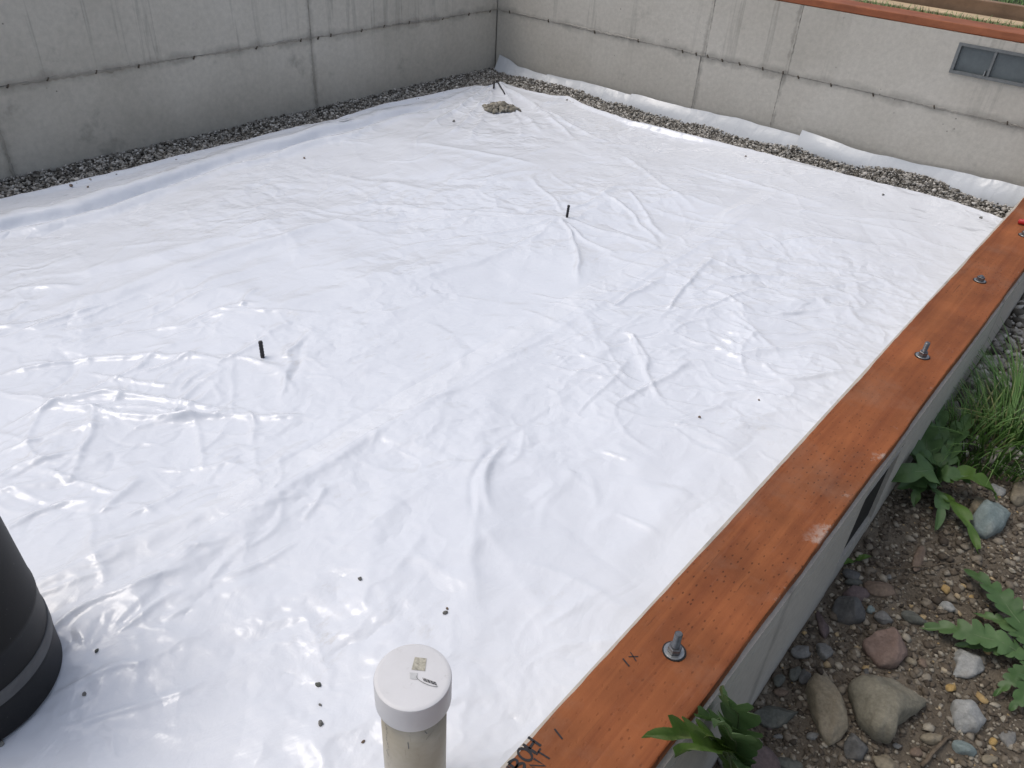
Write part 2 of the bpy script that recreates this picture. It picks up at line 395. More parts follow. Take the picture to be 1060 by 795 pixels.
for j, y in enumerate((1.265, 3.062)): ridge(wA, 'seam_ridge', (XA, y, 0), (XA, y, ZJ), (1, 0, 0), .026, .011, M_RIDGE, seed=3+j)
ridge(wA, 'seam_ridge', (XA+.003, 3.062, ZJ), (XA+.003, 3.062, TOP), (1, 0, 0), .004, .003, M_RIDGE, seed=6)
wB = tag(empty('concrete_wall', (-2.2, YB+.1, -.05)), 'tall grey concrete wall at the upper right, with a metal vent and red-brown board on top', 'wall')
boxes('core', [(XA, XCO, YB+.012, YB+.2, -.05, TOP)], M_CONC2, wB)
xu = [XA+.004, -2.410, -1.866, XCO-.002]; xl = [XA+.004, -2.439, -1.893, XCO-.002]
VENT = (-1.018, -.655, .596, .742)
for i in range(3):
    panel(wB, xl[i]+G, xl[i+1]-G, YB, YB+.0115, -.05, ZJ-G)
    panel(wB, xu[i]+G, xu[i+1]-G, YB-(.003 if i else .001), YB+.0115, ZJ+G, TOP-.001, hole=VENT if i == 2 else None)
ridge(wB, 'seam_ridge', (XA, YB-.001, ZJ), (XCI, YB-.001, ZJ), (0, -1, 0), .017, .010, M_RIDGE, seed=11)
for j, x in enumerate(xu[1:3]): ridge(wB, 'seam_ridge', (x, YB-.003, ZJ), (x, YB-.003, TOP), (0, -1, 0), .008, .005, M_RIDGE, seed=13+j)
for j, x in enumerate(xl[1:3]): ridge(wB, 'seam_ridge', (x, YB, .02), (x, YB, ZJ), (0, -1, 0), .011, .006, M_RIDGE, seed=17+j)
# snapped-off form ties along the joint
tie_me = None
def tie(parent, p, n, ang):
    global tie_me
    if tie_me is None:
        bm = bmesh.new(); box_bm(bm, -.003, .003, -.004, .010, -.010, .010); bmesh.ops.bevel(bm, geom=bm.edges[:], offset=.002, segments=1, affect='EDGES')
        tie_me = bpy.data.meshes.new('tie_stub'); bm.to_mesh(tie_me); bm.free(); tie_me.materials.append(M_TIE)
    o = bpy.data.objects.new('tie_stub', tie_me); COL.objects.link(o); o.parent = parent
    o.location = Vector(p)-Vector(parent.location); o.rotation_euler = (0, ang, math.atan2(n[1], n[0])-math.pi/2)
for px, py in ((8, 90), (49, 82), (99, 74), (143, 67), (200, 58), (265, 48.5), (311, 42), (329, 39), (342, 37), (374, 32), (397, 28), (423, 23), (458, 18), (485, 13.5), (507, 10)):
    y = atx(px, py, XA)[1]; tie(wA, (XA, y, ZJ+random.uniform(-.006, .004)), (1, 0), random.uniform(-.7, -.2))
for px, py in ((528, 12), (568, 21), (616, 32), (661, 42), (707, 52.5), (721, 56), (733, 58.5), (748, 62), (766, 65.5), (790, 70.5), (811, 75), (827, 78.5), (861, 86), (905, 95), (968, 109), (1044, 125)):
    x = aty(px, py, YB)[0]; tie(wB, (x, YB, ZJ+random.uniform(-.006, .004)), (0, -1), random.uniform(.2, .7))
# low wall with the sill plate
wC = tag(empty('concrete_wall', (-.317, 1.7, -.4)), 'low grey concrete wall under the long red-brown sill board', 'wall')
VY0, VY1, VZ0, VZ1 = 1.74, 2.02, -.07, .182
boxes('wall_body', [(XCI, XCO, -1.2, VY0, -.45, SZ0), (XCI, XCO, VY1, YB-.001, -.45, SZ0), (XCI, -.325, VY0, VY1, -.45, SZ0-.001), (-.325, XCO, VY0, VY1, VZ1, SZ0)], M_CONC, wC)
boxes('vent_ledge', [(-.325, XCO-.002, VY0, VY1, -.45, VZ0-.035)], M_CONC2, wC)
boxes('vent_void_shade', [(-.300, -.226, VY0+.001, VY1-.001, VZ0-.03, VZ1-.001)], M_DARK, wC)  # black slab painted in for the shade of the open vent void
ridge(wC, 'seam_ridge', (XCO, -.5, .165), (XCO, YB, .165), (1, 0, 0), .003, .002, M_RIDGE, seed=31)

# vent in the far wall
vt = tag(empty('foundation_vent', ((VENT[0]+VENT[1])/2, YB, VENT[2])), 'grey metal two-panel vent set in the upper right concrete wall', 'vent')
a, b, c, d = VENT
boxes('frame', [(a, b, YB-.008, YB+.011, d-.014, d), (a, b, YB-.012, YB+.011, c, c+.014), (a, a+.016, YB-.008, YB+.011, c+.014, d-.014), (b-.016, b, YB-.008, YB+.011, c+.014, d-.014)], M_VENT, vt)
mx_ = -.8385
boxes('mullion', [(mx_-.006, mx_+.006, YB-.006, YB+.0108, c+.0142, d-.0142)], M_VENT, vt)
for x0, x1 in ((a+.0165, mx_-.0065), (mx_+.0065, b-.0165)):
    pn = boxes('vent_panel', [(x0, x1, YB+.006, YB+.0105, c+.0145, d-.0145)], M_SCREEN, vt)
boxes('lever', [(mx_-.018, mx_-.013, YB-.014, YB+.005, c+.016, c+.040)], M_STEEL, vt, .001)

# ------------------------------------------------------------------ sill boards
def sill_board(name, x0, x1, y0, y1, z0, z1, mat, along, seed):
    """slightly worn 2x8 board: cross-section swept along its length"""
    rr = .004; L0, L1 = (y0, y1) if along == 'y' else (x0, x1); c0, c1 = (x0, x1) if along == 'y' else (y0, y1)
    pr = [(c0+rr, z0), (c1-rr, z0), (c1, z0+rr), (c1, z1-rr), (c1-.3*rr, z1-.3*rr), (c1-rr, z1)]+[(c1+(c0-c1)*t, z1) for t in (.25, .5, .75)]+[(c0+rr, z1), (c0+.3*rr, z1-.3*rr), (c0, z1-rr), (c0, z0+rr)]
    n = int((L1-L0)/.02); V = []; F = []; m = len(pr)
    for i in range(n+1):
        s = L0+(L1-L0)*i/n
        for j, (c, z) in enumerate(pr):
            w = .0024*float(vnoise(s, j*.02+seed, 5, 21))+.0011*float(vnoise(s, j*.3+seed, 30, 22)); cc = c+(w if c < (c0+c1)/2 else -w*.8); zz = z+(.10*w if z > z0+.01 else 0)
            V.append((cc, s, zz) if along == 'y' else (s, cc, zz))
    for i in range(n):
        for j in range(m):
            k = (j+1) % m; F.append((i*m+j, i*m+k, (i+1)*m+k, (i+1)*m+j))
    F += [tuple(range(m)), tuple(range(n*m, n*m+m))]
    me = mesh(name, V, F); bm = bmesh.new(); bm.from_mesh(me); bmesh.ops.recalc_face_normals(bm, faces=bm.faces); bm.to_mesh(me); bm.free()
    return link(name, me, mat)
sillC = tag(sill_board('sill_board', SX0, SX1, -1.2, YB-.004, SZ0+.0005, SZ1, M_SILL, 'y', 1), 'long red-brown treated board bolted along the low wall, marked in black ink', 'board')
sillB = tag(sill_board('sill_board', XA-.2, XCO-.008, YB+.003, YB+.182, TOP+.0005, TOP+.038, M_SILLB, 'x', 9), 'red-brown treated board on top of the wall with the vent', 'board')
sillA = tag(sill_board('sill_board', XA-.195, XA-.006, -1.2, YB-.01, TOP+.0005, TOP+.038, M_SILL, 'y', 4), 'red-brown board on top of the wall with dark streaks', 'board')

# ink on the sill: flat strokes
def strokes(name, polys, w, z, mat, parent):
    V = []; F = []
    for pl in polys:
        pl = [np.array(p, float) for p in pl]; b = len(V)
        for i, p in enumerate(pl):
            t = pl[min(i+1, len(pl)-1)]-pl[max(i-1, 0)]; t /= (np.linalg.norm(t)+1e-9); nn = np.array([-t[1], t[0]]); ww = w*(.8+.4*random.random())/2
            V += [(*(p+nn*ww), z), (*(p-nn*ww), z)]
        for i in range(len(pl)-1): F.append((b+2*i, b+2*i+1, b+2*i+3, b+2*i+2))
    return link(name, mesh(name, V, F), mat, parent)
def arc(cx, cy, rx, ry, a0, a1, n=10): return [(cx+rx*math.cos(math.radians(a0+(a1-a0)*i/n)), cy+ry*math.sin(math.radians(a0+(a1-a0)*i/n))) for i in range(n+1)]
GL = {'H': [[(0, 0), (0, 1)], [(.6, 0), (.6, 1)], [(0, .5), (.6, .52)]], 'O': [arc(.32, .5, .32, .5, 0, 360, 14)],
      'B': [[(0, 0), (0, 1)], arc(0, .74, .5, .26, 90, -90), arc(0, .25, .58, .25, 90, -90)], 'N': [[(0, 0), (0, 1), (.6, 0), (.6, 1)]],
      'T': [[(.3, 0), (.3, 1)], [(0, 1), (.62, .98)]], '1': [[(.3, 0), (.3, 1)]], 'X': [[(0, 0), (.6, 1)], [(0, .9), (.62, .1)]], 'A': [[(0, 0), (.3, 1), (.6, 0)], [(.12, .38), (.5, .38)]]}
def write(txt, px, py, h, ang=0., w=.0035, sp=.95):
    """text running away along +Y, letter tops to -X; (px,py) picks the centre of the last letter"""
    p = atz(px, py, SZ1); pol = []; ca, sa = math.cos(ang), math.sin(ang)
    for i, ch in enumerate(txt):
        off = (i-len(txt)+1)*h*sp
        for pl in GL[ch]:
            q = []
            for (u, v) in pl:
                a_ = (u-.3)*h+off; b_ = (v-.5)*h; a2 = a_*ca-b_*sa; b2 = a_*sa+b_*ca; q.append((p[0]-b2, p[1]+a2))
            pol.append(q)
    return strokes('handwriting', pol, w, SZ1+.0009, M_INK, sillC)
write('ANBOH', 550.5, 771.5, .026, 0.1, .0046, .80)
write('NT', 563, 782, .022, .15, .0032, .95)
write('1', 578, 760, .022, -.25, .0038); write('1', 648, 686, .019, -.3, .0034); write('X', 655.5, 680, .018, .1, .0024)

# ------------------------------------------------------------------ anchor bolts
def bolt(px, py, h, label, tilt=0.0, nuts=True):
    p = atz(px, py, SZ1); r = tag(empty('anchor_bolt', (p[0], p[1], SZ1)), label, 'bolt', 'anchor bolts along the sill board')
    z = SZ1+.0012
    hole = lathe('dark_disc', [(.0225, z-.004), (.0225, z+.0006)], M_DARK, r, (p[0], p[1]+.0015), 28, False)  # black disc slightly wider than the washer, shifted along y
    lathe('washer', [(.0195, z+.0008), (.0195, z+.0028), (.0188, z+.0034)], M_STEEL, r, p, 32, False)
    V = []; zz = z+.0035
    bm = bmesh.new(); bmesh.ops.create_cone(bm, cap_ends=True, segments=6, radius1=.0132, radius2=.0132, depth=.0135)
    bmesh.ops.bevel(bm, geom=[e for e in bm.edges if abs(e.verts[0].co.z-e.verts[1].co.z) < 1e-5], offset=.0012, segments=1, affect='EDGES')
    bmesh.ops.rotate(bm, verts=bm.verts, cent=(0, 0, 0), matrix=Matrix.Rotation(random.random(), 3, 'Z')); bmesh.ops.translate(bm, verts=bm.verts, vec=(p[0], p[1], zz+.00675))
    me = bpy.data.meshes.new('nut'); bm.to_mesh(me); bm.free(); link('nut', me, M_STEELD, r)
    pr = []; t = zz+.0125; top = zz+h
    while t < top-.003:
        pr += [(.0076, t), (.0066, t+.0013), (.0076, t+.0026)]; t += .0026
    pr += [(.0072, top-.002), (.006, top)]
    o = lathe('threaded_rod', pr, M_STEELD, r, p, 16); autosmooth(o, 50)
    r.rotation_euler = (tilt*.2, tilt, random.random()*.2)
    return r
bolt(697.5, 675, .050, 'nearest anchor bolt standing beside the small inked X on the sill')
bolt(954.5, 369, .046, 'tall anchor bolt on the sill between the short bolt stub and the nearest bolt')
bolt(1014, 291, .018, 'short bolt stub barely rising above the sill board')
bolt(1060, 244, .018, 'shiny bolt at the right picture edge next to the red pencil')
p = atz(1054, 232, SZ1)
r = tag(empty('marker_pen', (p[0], p[1], SZ1)), 'red pen lying at the far end of the sill board', 'pen')
q = atz(1085, 238, SZ1); zz = SZ1+.0125
dirv = np.array([q[0]-p[0], q[1]-p[1], 0]); dirv /= np.linalg.norm(dirv); pz = np.array([p[0], p[1], zz])
tube('barrel', [pz-dirv*.004, pz, pz+dirv*.05, pz+dirv*.11], [.008, .011, .011, .0105], M_RED, r, 14)
tube('pen_cap', [pz+dirv*.1102, pz+dirv*.135, pz+dirv*.14], [.0115, .0115, .008], M_BLACK, r, 14)

# ------------------------------------------------------------------ membrane
EL = [atz(x, y, .02) for x, y in ((-250, 272), (-120, 238), (0, 205), (50, 194), (100, 181.5), (150, 169), (200, 157), (250, 144.5), (300, 132), (350, 121.5), (400, 106), (440, 98), (480, 89.5), (500, 86))]
EF = [atz(x, y, .02) for x, y in ((500, 86), (513, 83), (530, 88), (545, 92), (560, 95), (580, 96.5), (600, 106), (640, 120), (700, 134.5), (760, 150), (800, 159.5), (850, 173), (900, 186), (950, 197.5), (1000, 212), (1037, 225), (1060, 230))]
EL = sorted(EL, key=lambda q: q[1]); EF = sorted(EF, key=lambda q: q[0])
ely = np.array([-1.3]+[q[1] for q in EL]+[5]); elx = np.array([EL[0][0]-.0]+[q[0] for q in EL]+[EL[-1][0]+.04])
efx = np.array([-4.3]+[q[0] for q in EF]); efy = np.array([EF[0][1]-.35]+[q[1] for q in EF])
NX, NY = 640, 920
U = np.linspace(0, 1, NX)[None, :]; Vv = np.linspace(0, 1, NY)[:, None]**.93
x0 = -3.95+(XCI-.004+3.95)*U
yf = np.interp(x0, efx, efy)+.008*vnoise(x0, x0*0, 6, 41)+.006*vnoise(x0, x0*0, 22, 42)
Y = -1.15+(yf+1.15)*Vv
xl_ = np.interp(Y, ely, elx)+.012*vnoise(Y, Y*0+3, 5, 43)+.006*vnoise(Y, Y*0+8, 20, 44)
X = xl_+(XCI-.004-xl_)*U
Z = .014*vnoise(X, Y, 1.4, 51)+.007*vnoise(X, Y, 4, 52)+.0022*vnoise(X, Y, 11, 53)+.004
wx = X+.03*vnoise(X, Y, 3.2, 54)+.010*vnoise(X, Y, 11, 55); wy = Y+.03*vnoise(X, Y, 3.2, 56)+.010*vnoise(X, Y, 11, 57)
FOLD = .50
def crease(P0, P1, A, w, bend=0., sharp=1.5, warp=True):
    """long fold from P0 to P1 (xy): rounded ridge of height A, half width w"""
    P0 = np.array(P0[:2]); P1 = np.array(P1[:2]); d = P1-P0; L = np.linalg.norm(d); d /= L; n = np.array([-d[1], d[0]])
    m = L*.2+8*w+abs(bend)+.06; mid = (P0+P1)/2
    sel = np.where((np.abs(X-mid[0]) < abs(d[0])*L/2+m) & (np.abs(Y-mid[1]) < abs(d[1])*L/2+m))
    if len(sel[0]) == 0: return
    xx = (wx if warp else X)[sel]-P0[0]; yy = (wy if warp else Y)[sel]-P0[1]
    s = (xx*d[0]+yy*d[1])/L; t = xx*n[0]+yy*n[1]-bend*4*s*(1-s)
    A = A*FOLD; win = smoothstep(-.05, .18, s)*(1-smoothstep(.75, 1.05, s)); ww = w*(.55+.6*np.clip(s, 0, 1))
    Z[sel] += A*win/(1+(t/ww)**2)**sharp
def pc(a, b, A, w, bend=0.): crease(atz(*a, 0), atz(*b, 0), A, w, bend)
# trough and ridges that run along the left wall
TR = [atz(x, y, 0) for x, y in ((-60, 252), (0, 238), (60, 225), (130, 204), (170, 192), (230, 172), (300, 154), (370, 133), (425, 117))]
ty = np.array([q[1] for q in TR]); tx = np.array([q[0] for q in TR])
dt = wx-np.interp(Y, ty, tx); on = smoothstep(.4, 1.1, Y)*(1-smoothstep(3.4, 3.9, Y))
on = on*(.75+.35*vnoise(Y, Y*0, 3, 60))
Z += on*(-.040*np.exp(-(dt/.045)**4)+.026*np.exp(-((dt-.085)/.04)**2)+.030*np.exp(-((dt+.09)/.05)**2))
# fan of folds into the far corner
cor = atz(512, 84, .02)
for px, py, A in ((430, 140, .028), (455, 145, .022), (480, 150, .02), (400, 130, .024), (560, 140, .022), (600, 150, .022), (640, 150, .02), (540, 150, .015)):
    crease(cor, atz(px, py, 0), A, .022, rng.uniform(-.05, .05))
Z += .05*np.exp(-((X-cor[0])**2+(Y-cor[1])**2)/.10**2)
# folds read from the photograph
for a_, b_, A, w, bd in (
    ((0, 388), (250, 372), .022, .020, .06), ((0, 402), (262, 420), .026, .018, -.10), ((40, 420), (250, 425), .020, .014, .05), ((0, 440), (150, 410), .018, .016, .04),
    ((0, 470), (120, 440), .016, .016, .02), ((0, 505), (90, 470), .016, .016, .03), ((160, 432), (330, 432), .018, .014, .02), ((262, 420), (256, 462), .016, .012, .01),
    ((100, 540), (140, 490), .018, .016, .0), ((120, 545), (190, 500), .012, .012, .0), ((0, 560), (110, 520), .014, .014, .03), ((40, 660), (190, 590), .016, .012, .0), ((110, 668), (180, 615), .016, .010, .01),
    ((40, 730), (150, 690), .016, .012, .02), ((60, 760), (210, 700), .012, .012, -.02), ((210, 610), (300, 560), .012, .012, 0), ((300, 540), (350, 505), .014, .010, 0),
    ((586, 226), (350, 205), .012, .02, .03), ((586, 226), (340, 232), .012, .018, -.02), ((586, 226), (380, 262), .012, .02, .03), ((586, 226), (420, 300), .010, .02, .02), ((586, 226), (600, 296), .024, .014, .02), ((590, 230), (640, 265), .016, .014, -.02),
    ((586, 226), (690, 260), .016, .018, .02), ((586, 222), (640, 190), .012, .02, 0), ((586, 222), (540, 180), .012, .02, 0), ((620, 200), (680, 250), .018, .014, .03), ((650, 195), (690, 245), .014, .014, -.02),
    ((640, 320), (690, 285), .020, .014, .02), ((650, 345), (665, 385), .022, .012, .03), ((660, 350), (690, 420), .018, .012, -.03), ((640, 420), (720, 380), .018, .014, .02), ((690, 330), (740, 262), .022, .013, .02),
    ((735, 300), (775, 330), .018, .012, .02), ((745, 290), (830, 285), .018, .014, .03), ((720, 330), (780, 300), .016, .012, .0), ((750, 330), (840, 345), .018, .012, .04), ((700, 350), (800, 380), .016, .012, -.02), ((760, 370), (870, 365), .018, .014, .03),
    ((780, 395), (880, 388), .02, .012, -.02), ((740, 410), (830, 420), .018, .012, .03), ((800, 330), (930, 320), .012, .016, .02), ((820, 300), (940, 290), .010, .018, .02), ((800, 350), (900, 350), .014, .012, .02),
    ((800, 250), (930, 255), .010, .022, .02), ((820, 220), (960, 235), .008, .022, .02), ((740, 180), (860, 215), .010, .024, -.02), ((700, 170), (800, 200), .010, .022, .02), ((640, 160), (720, 220), .012, .02, .02),
    ((523, 455), (510, 540), .020, .016, -.05), ((508, 460), (500, 560), -.012, .012, -.05), ((545, 440), (520, 480), .010, .012, .02), ((490, 500), (480, 600), .008, .015, .02), ((520, 590), (640, 640), .008, .02, .02),
    ((640, 535), (690, 560), .010, .010, 0), ((630, 465), (660, 480), .012, .010, 0), ((150, 330), (230, 300), .012, .02, 0), ((80, 345), (300, 270), .010, .03, 0), ((0, 310), (80, 300), .014, .02, .02), ((120, 350), (200, 335), .012, .012, .02),
    ((420, 150), (560, 175), .010, .03, .03), ((330, 180), (470, 200), .010, .03, -.03), ((280, 220), (420, 250), .008, .03, .03), ((110, 260), (270, 250), .008, .03, .03), ((430, 420), (560, 360), .007, .02, 0), ((400, 600), (440, 560), .007, .016, 0)):
    pc(a_, b_, A, w, bd)
# roll creases parallel to the walls and the lap seam
def long_ridge(xc, A, w, y0, y1, sh=1.5):
    t = X-xc-.012*vnoise(Y, Y*0+xc, 1.2, 70)-.004*vnoise(Y, Y*0+xc, 6, 71)
    Z[:] += A*smoothstep(y0, y0+.3, Y)*(1-smoothstep(y1-.3, y1, Y))/(1+(t/w)**2)**sh*(.8+.35*vnoise(Y, Y*0+xc, 2.2, 72))
SEAM = -1.49; seamx = lambda y: SEAM+.010*vnoise(y, y*0, 1.1, 80)+.003*vnoise(y, y*0, 5, 81)
ts = X-seamx(Y); Z += .007*smoothstep(-.05, -.045, -np.abs(ts)*1.0)*0+.0025*smoothstep(.10, .0, ts)*smoothstep(-.25, -.02, ts)
long_ridge(-1.435, .004, .016, -.3, 3.7); long_ridge(-1.555, .0035, .022, -.3, 3.6)
for a_, b_, A, w, bd in (((30, 700), (470, 410), .030, .07, .05), ((-20, 640), (300, 470), .030, .06, -.04), ((0, 345), (470, 205), .024, .08, .08), ((60, 290), (420, 190), .020, .09, -.05), ((700, 560), (600, 250), .016, .09, .06), ((480, 680), (530, 330), .014, .08, .05), ((900, 300), (560, 330), .018, .07, .08), ((330, 640), (420, 480), .014, .07, -.04), ((620, 620), (900, 330), .014, .08, .03), ((250, 330), (560, 240), .018, .08, -.06)):
    pc(a_, b_, A, w, bd)
long_ridge(-2.72, .004, .022, .2, 3.8); long_ridge(-1.16, .002, .012, .6, 2.2); long_ridge(-1.92, .003, .02, -.4, 2.2)
# crumple everywhere: many short random folds, denser where the photo shows crinkling
def scatter(n, cx, cy, rad, ang, spread, L, A, w):
    for _ in range(n):
        r = rad*math.sqrt(rng.random()); th = rng.uniform(0, 6.283); px, py = cx+r*math.cos(th), cy+r*math.sin(th)*1.15
        a_ = math.radians(rng.normal(ang, spread)); l = rng.uniform(*L); d = np.array([math.cos(a_), math.sin(a_)])*l/2
        crease((px-d[0], py-d[1]), (px+d[0], py+d[1]), rng.uniform(*A)*rng.choice([1, 1, -.6]), rng.uniform(*w), rng.normal(0, .12)*l)
scatter(75, -1.02, 2.35, .50, 40, 40, (.10, .38), (.004, .012), (.008, .015))
scatter(260, -.98, 2.35, .58, 30, 45, (.04, .18), (.002, .0075), (.0055, .009))
scatter(120, -.75, 2.2, .35, 20, 40, (.04, .14), (.0015, .005), (.005, .008))
scatter(220, -2.2, .75, .6, 110, 50, (.05, .18), (.0015, .006), (.006, .009))
scatter(160, -1.75, .35, .45, 80, 50, (.04, .15), (.001, .004), (.0055, .008))
scatter(120, -1.5, 1.2, 1.0, 90, 60, (.05, .2), (.0006, .002), (.006, .010))
scatter(160, -1.3, 3.4, .8, 10, 50, (.06, .25), (.001, .004), (.007, .012))
scatter(45, -.75, 2.2, .33, 20, 30, (.10, .3), (.004, .010), (.008, .013))
scatter(60, -2.30, .80, .55, 120, 40, (.12, .42), (.006, .016), (.010, .018))
scatter(50, -1.75, .45, .45, 80, 45, (.10, .32), (.004, .010), (.009, .014))
scatter(30, -1.0, .9, .6, 90, 60, (.10, .3), (.002, .006), (.009, .018))
scatter(60, -1.0, 1.5, .7, 70, 60, (.2, .6), (.003, .008), (.02, .045))
scatter(60, -1.2, 3.5, .75, 0, 50, (.15, .5), (.003, .009), (.012, .024))
scatter(90, -2.6, 2.4, 1.3, 10, 50, (.2, .7), (.002, .006), (.015, .032))
scatter(40, -3.6, 4.1, .45, 120, 40, (.12, .35), (.005, .013), (.012, .02))
scatter(60, -3.75, 2.4, 1.2, 90, 25, (.15, .4), (.004, .010), (.012, .02))
Z = np.maximum(Z, -.042)
edge = np.minimum(U, (1-Vv)*1.6)
Z = Z*smoothstep(0, .012, edge)+.016*(1-smoothstep(0, .012, edge))
mem = tag(empty('white_membrane', (-2.2, 1.7, 0)), 'wrinkled glossy white plastic sheet covering the whole crawl-space floor', 'membrane')
link('sheet', mesh_np('sheet', np.stack([X, Y, Z], -1).reshape(-1, 3), grid_faces(NY, NX)), M_MEM, mem, True)
def mem_z(x, y):
    d = (X-x)**2+(Y-y)**2; return float(Z.flat[int(np.argmin(d))])
def mem_pt(px, py):
    z = 0.0
    for _ in range(4):
        q = atz(px, py, z); z = mem_z(q[0], q[1])
    return np.array([q[0], q[1], z])
# seam tape laid over the lap, following the surface
cols = np.linspace(-.052, .030, 29); ysT = Y[:, NX//2]; ysT = ysT[(ysT > -.6) & (ysT < 3.95)]
from bisect import bisect
TV = []; cS = int(.70*NX); rows_ = [r_ for r_ in range(NY) if -.6 < Y[r_, cS] < 3.95]
for ri in rows_:
    row_x, row_z, y = X[ri], Z[ri], float(Y[ri, cS]); s0 = float(seamx(np.array([y]))[0])
    wob = .004*float(vnoise(y, 1, 3, 83))
    for c in cols: TV.append((s0+c+wob, y, float(np.interp(s0+c+wob, row_x, row_z))+.0014*max(0., 1-abs(c+.011)/.0411)**.6+.0001))
ysT = rows_
link('seam_tape', mesh_np('seam_tape', TV, grid_faces(len(ysT), len(cols))), M_TAPE, mem, True)

# plastic strips folded up against the far wall
def strip(x0, x1, tops, label, seed, lean=.03):
    n = int((x1-x0)/.012); rows = 12; V = []
    tx_ = [t[0] for t in tops]; tz_ = [t[1] for t in tops]
    for i in range(n+1):
        x = x0+(x1-x0)*i/n; h = float(np.interp(x, tx_, tz_))+.003*float(vnoise(x, seed, 14, 90))
        for j in range(rows+1):
            s = j/rows
            off = .016+.075*(1-s)**1.6+lean*math.sin(s*2.6)*float(.6+.6*vnoise(x, seed+.3, 2.3, 91))+.004*float(vnoise(x, s*.12+seed, 6, 92))
            V.append((x, YB-max(.006, off), -.012+(h+.012)*s**.85+.002*float(vnoise(x, s*.2+seed, 9, 93))))
    o = link('plastic_strip', mesh_np('plastic_strip', V, grid_faces(n+1, rows+1)), M_FLAP, None, True)
    return tag(o, label, 'plastic strip', 'plastic strips along the far wall')
strip(-4.08, -3.55, [(-4.08, 0.114), (-3.98, 0.099), (-3.9, 0.069), (-3.7, 0.059), (-3.55, 0.054)], 'small crumpled bit of white plastic in the far wall corner', 2, .02)
strip(-3.62, -2.862, [(-3.62, 0.064), (-3.3, 0.082), (-3.0, 0.084), (-2.862, 0.079)], 'narrow white plastic strip nearest the corner along the far wall', 5)
strip(-2.885, -1.66, [(-2.885, 0.092), (-2.80, 0.096), (-2.5, 0.094), (-2.1, 0.109), (-1.66, 0.106)], 'middle length of white plastic strip along the far wall', 8)
strip(-1.682, -.428, [(-1.682, 0.139), (-1.55, 0.134), (-1.32, 0.114), (-1.0, 0.119), (-.75, 0.136), (-.428, 0.149)], 'broad white plastic strip under the vent ending at the sill', 11, .045)

# ------------------------------------------------------------------ gravel (stuff)
bmI = bmesh.new(); bmesh.ops.create_icosphere(bmI, subdivisions=1, radius=1); bmI.verts.ensure_lookup_table()
ICO_V = np.array([v.co[:] for v in bmI.verts]); ICO_F = np.array([[v.index for v in f.verts] for f in bmI.faces]); bmI.free()
def stones_mesh(name, P, sizes, flat=.7, ang=.35):
    n = len(P); K = len(ICO_V)
    V = np.repeat(ICO_V[None], n, 0)*(1+rng.uniform(-ang, ang, (n, K, 1)))*rng.uniform(.6, 1.25, (n, 1, 3))
    q = rng.normal(size=(n, 4)); q /= np.linalg.norm(q, axis=1)[:, None]; w, x, y, z = q.T
    R = np.stack([1-2*(y*y+z*z), 2*(x*y-z*w), 2*(x*z+y*w), 2*(x*y+z*w), 1-2*(x*x+z*z), 2*(y*z-x*w), 2*(x*z-y*w), 2*(y*z+x*w), 1-2*(x*x+y*y)], -1).reshape(n, 3, 3)
    V = np.einsum('nij,nkj->nki', R, V); V[:, :, 2] *= flat
    V = V*np.asarray(sizes)[:, None, None]+np.asarray(P)[:, None, :]
    F = (ICO_F[None]+(np.arange(n)*K)[:, None, None]).reshape(-1, 3)
    return mesh_np(name, V.reshape(-1, 3), F)
# bed of grey gravel along the two tall walls
MX = np.array([-4.2, -3.4, -2.5, -1.9, -1.65, -1.2, -.92, -.72, -.5, -.3]); MH = np.array([.02, .025, .026, .032, .052, .062, .072, .050, .058, .06])
def bedz(x, y):
    return np.maximum(.014*np.exp(-(x-XA)/.12), np.interp(x, MX, MH)*np.exp(-((YB-.058-y)/.062)**2)*smoothstep(XA, XA+.3, x))-.010+.007*vnoise(x, y, 5, 95)
b1 = np.stack(np.meshgrid(np.linspace(XA+.001, XA+.36, 24), np.linspace(-1.1, YB-.001, 200)), -1); b2 = np.stack(np.meshgrid(np.linspace(XA+.36, XCI-.001, 200), np.linspace(YB-.36, YB-.001, 24)), -1)
V = np.concatenate([b1.reshape(-1, 2), b2.reshape(-1, 2)]); Fb = np.concatenate([grid_faces(200, 24), grid_faces(24, 200)+24*200])
Vz = bedz(V[:, 0], V[:, 1])-.010
memL = lambda y: np.interp(y, ely, elx); memF = lambda x: np.interp(x, efx, efy)
under = (V[:, 0] > memL(V[:, 1])+.03) & (V[:, 1] < memF(V[:, 0])-.03); Vz = np.where(under, -.045, Vz)
bed = tag(link('gravel_bed', mesh_np('gravel_bed', np.column_stack([V, Vz]), Fb), M_BED, None, True), kind='structure')
nA = 17000; ya = rng.uniform(.5, YB-.02, nA); ea = memL(ya); xa = XA+.004+(ea+.012-XA)*rng.random(nA)**.9
nB = 22000; xb = rng.uniform(XA+.1, XCI-.01, nB); eb = memF(xb); yb = eb-.012+(YB-.025-eb+.012)*rng.random(nB)
P2 = np.concatenate([np.column_stack([xa, ya]), np.column_stack([xb, yb])])
sz = rng.lognormal(math.log(.0056), .36, len(P2)).clip(.003, .013)
P3 = np.column_stack([P2, bedz(P2[:, 0], P2[:, 1])+rng.uniform(-.004, .010, len(P2))])
tag(link('gravel', stones_mesh('gravel', P3, sz, .8), M_GRAV), 'loose grey gravel along the foot of the tall concrete walls', 'gravel', kind='stuff')
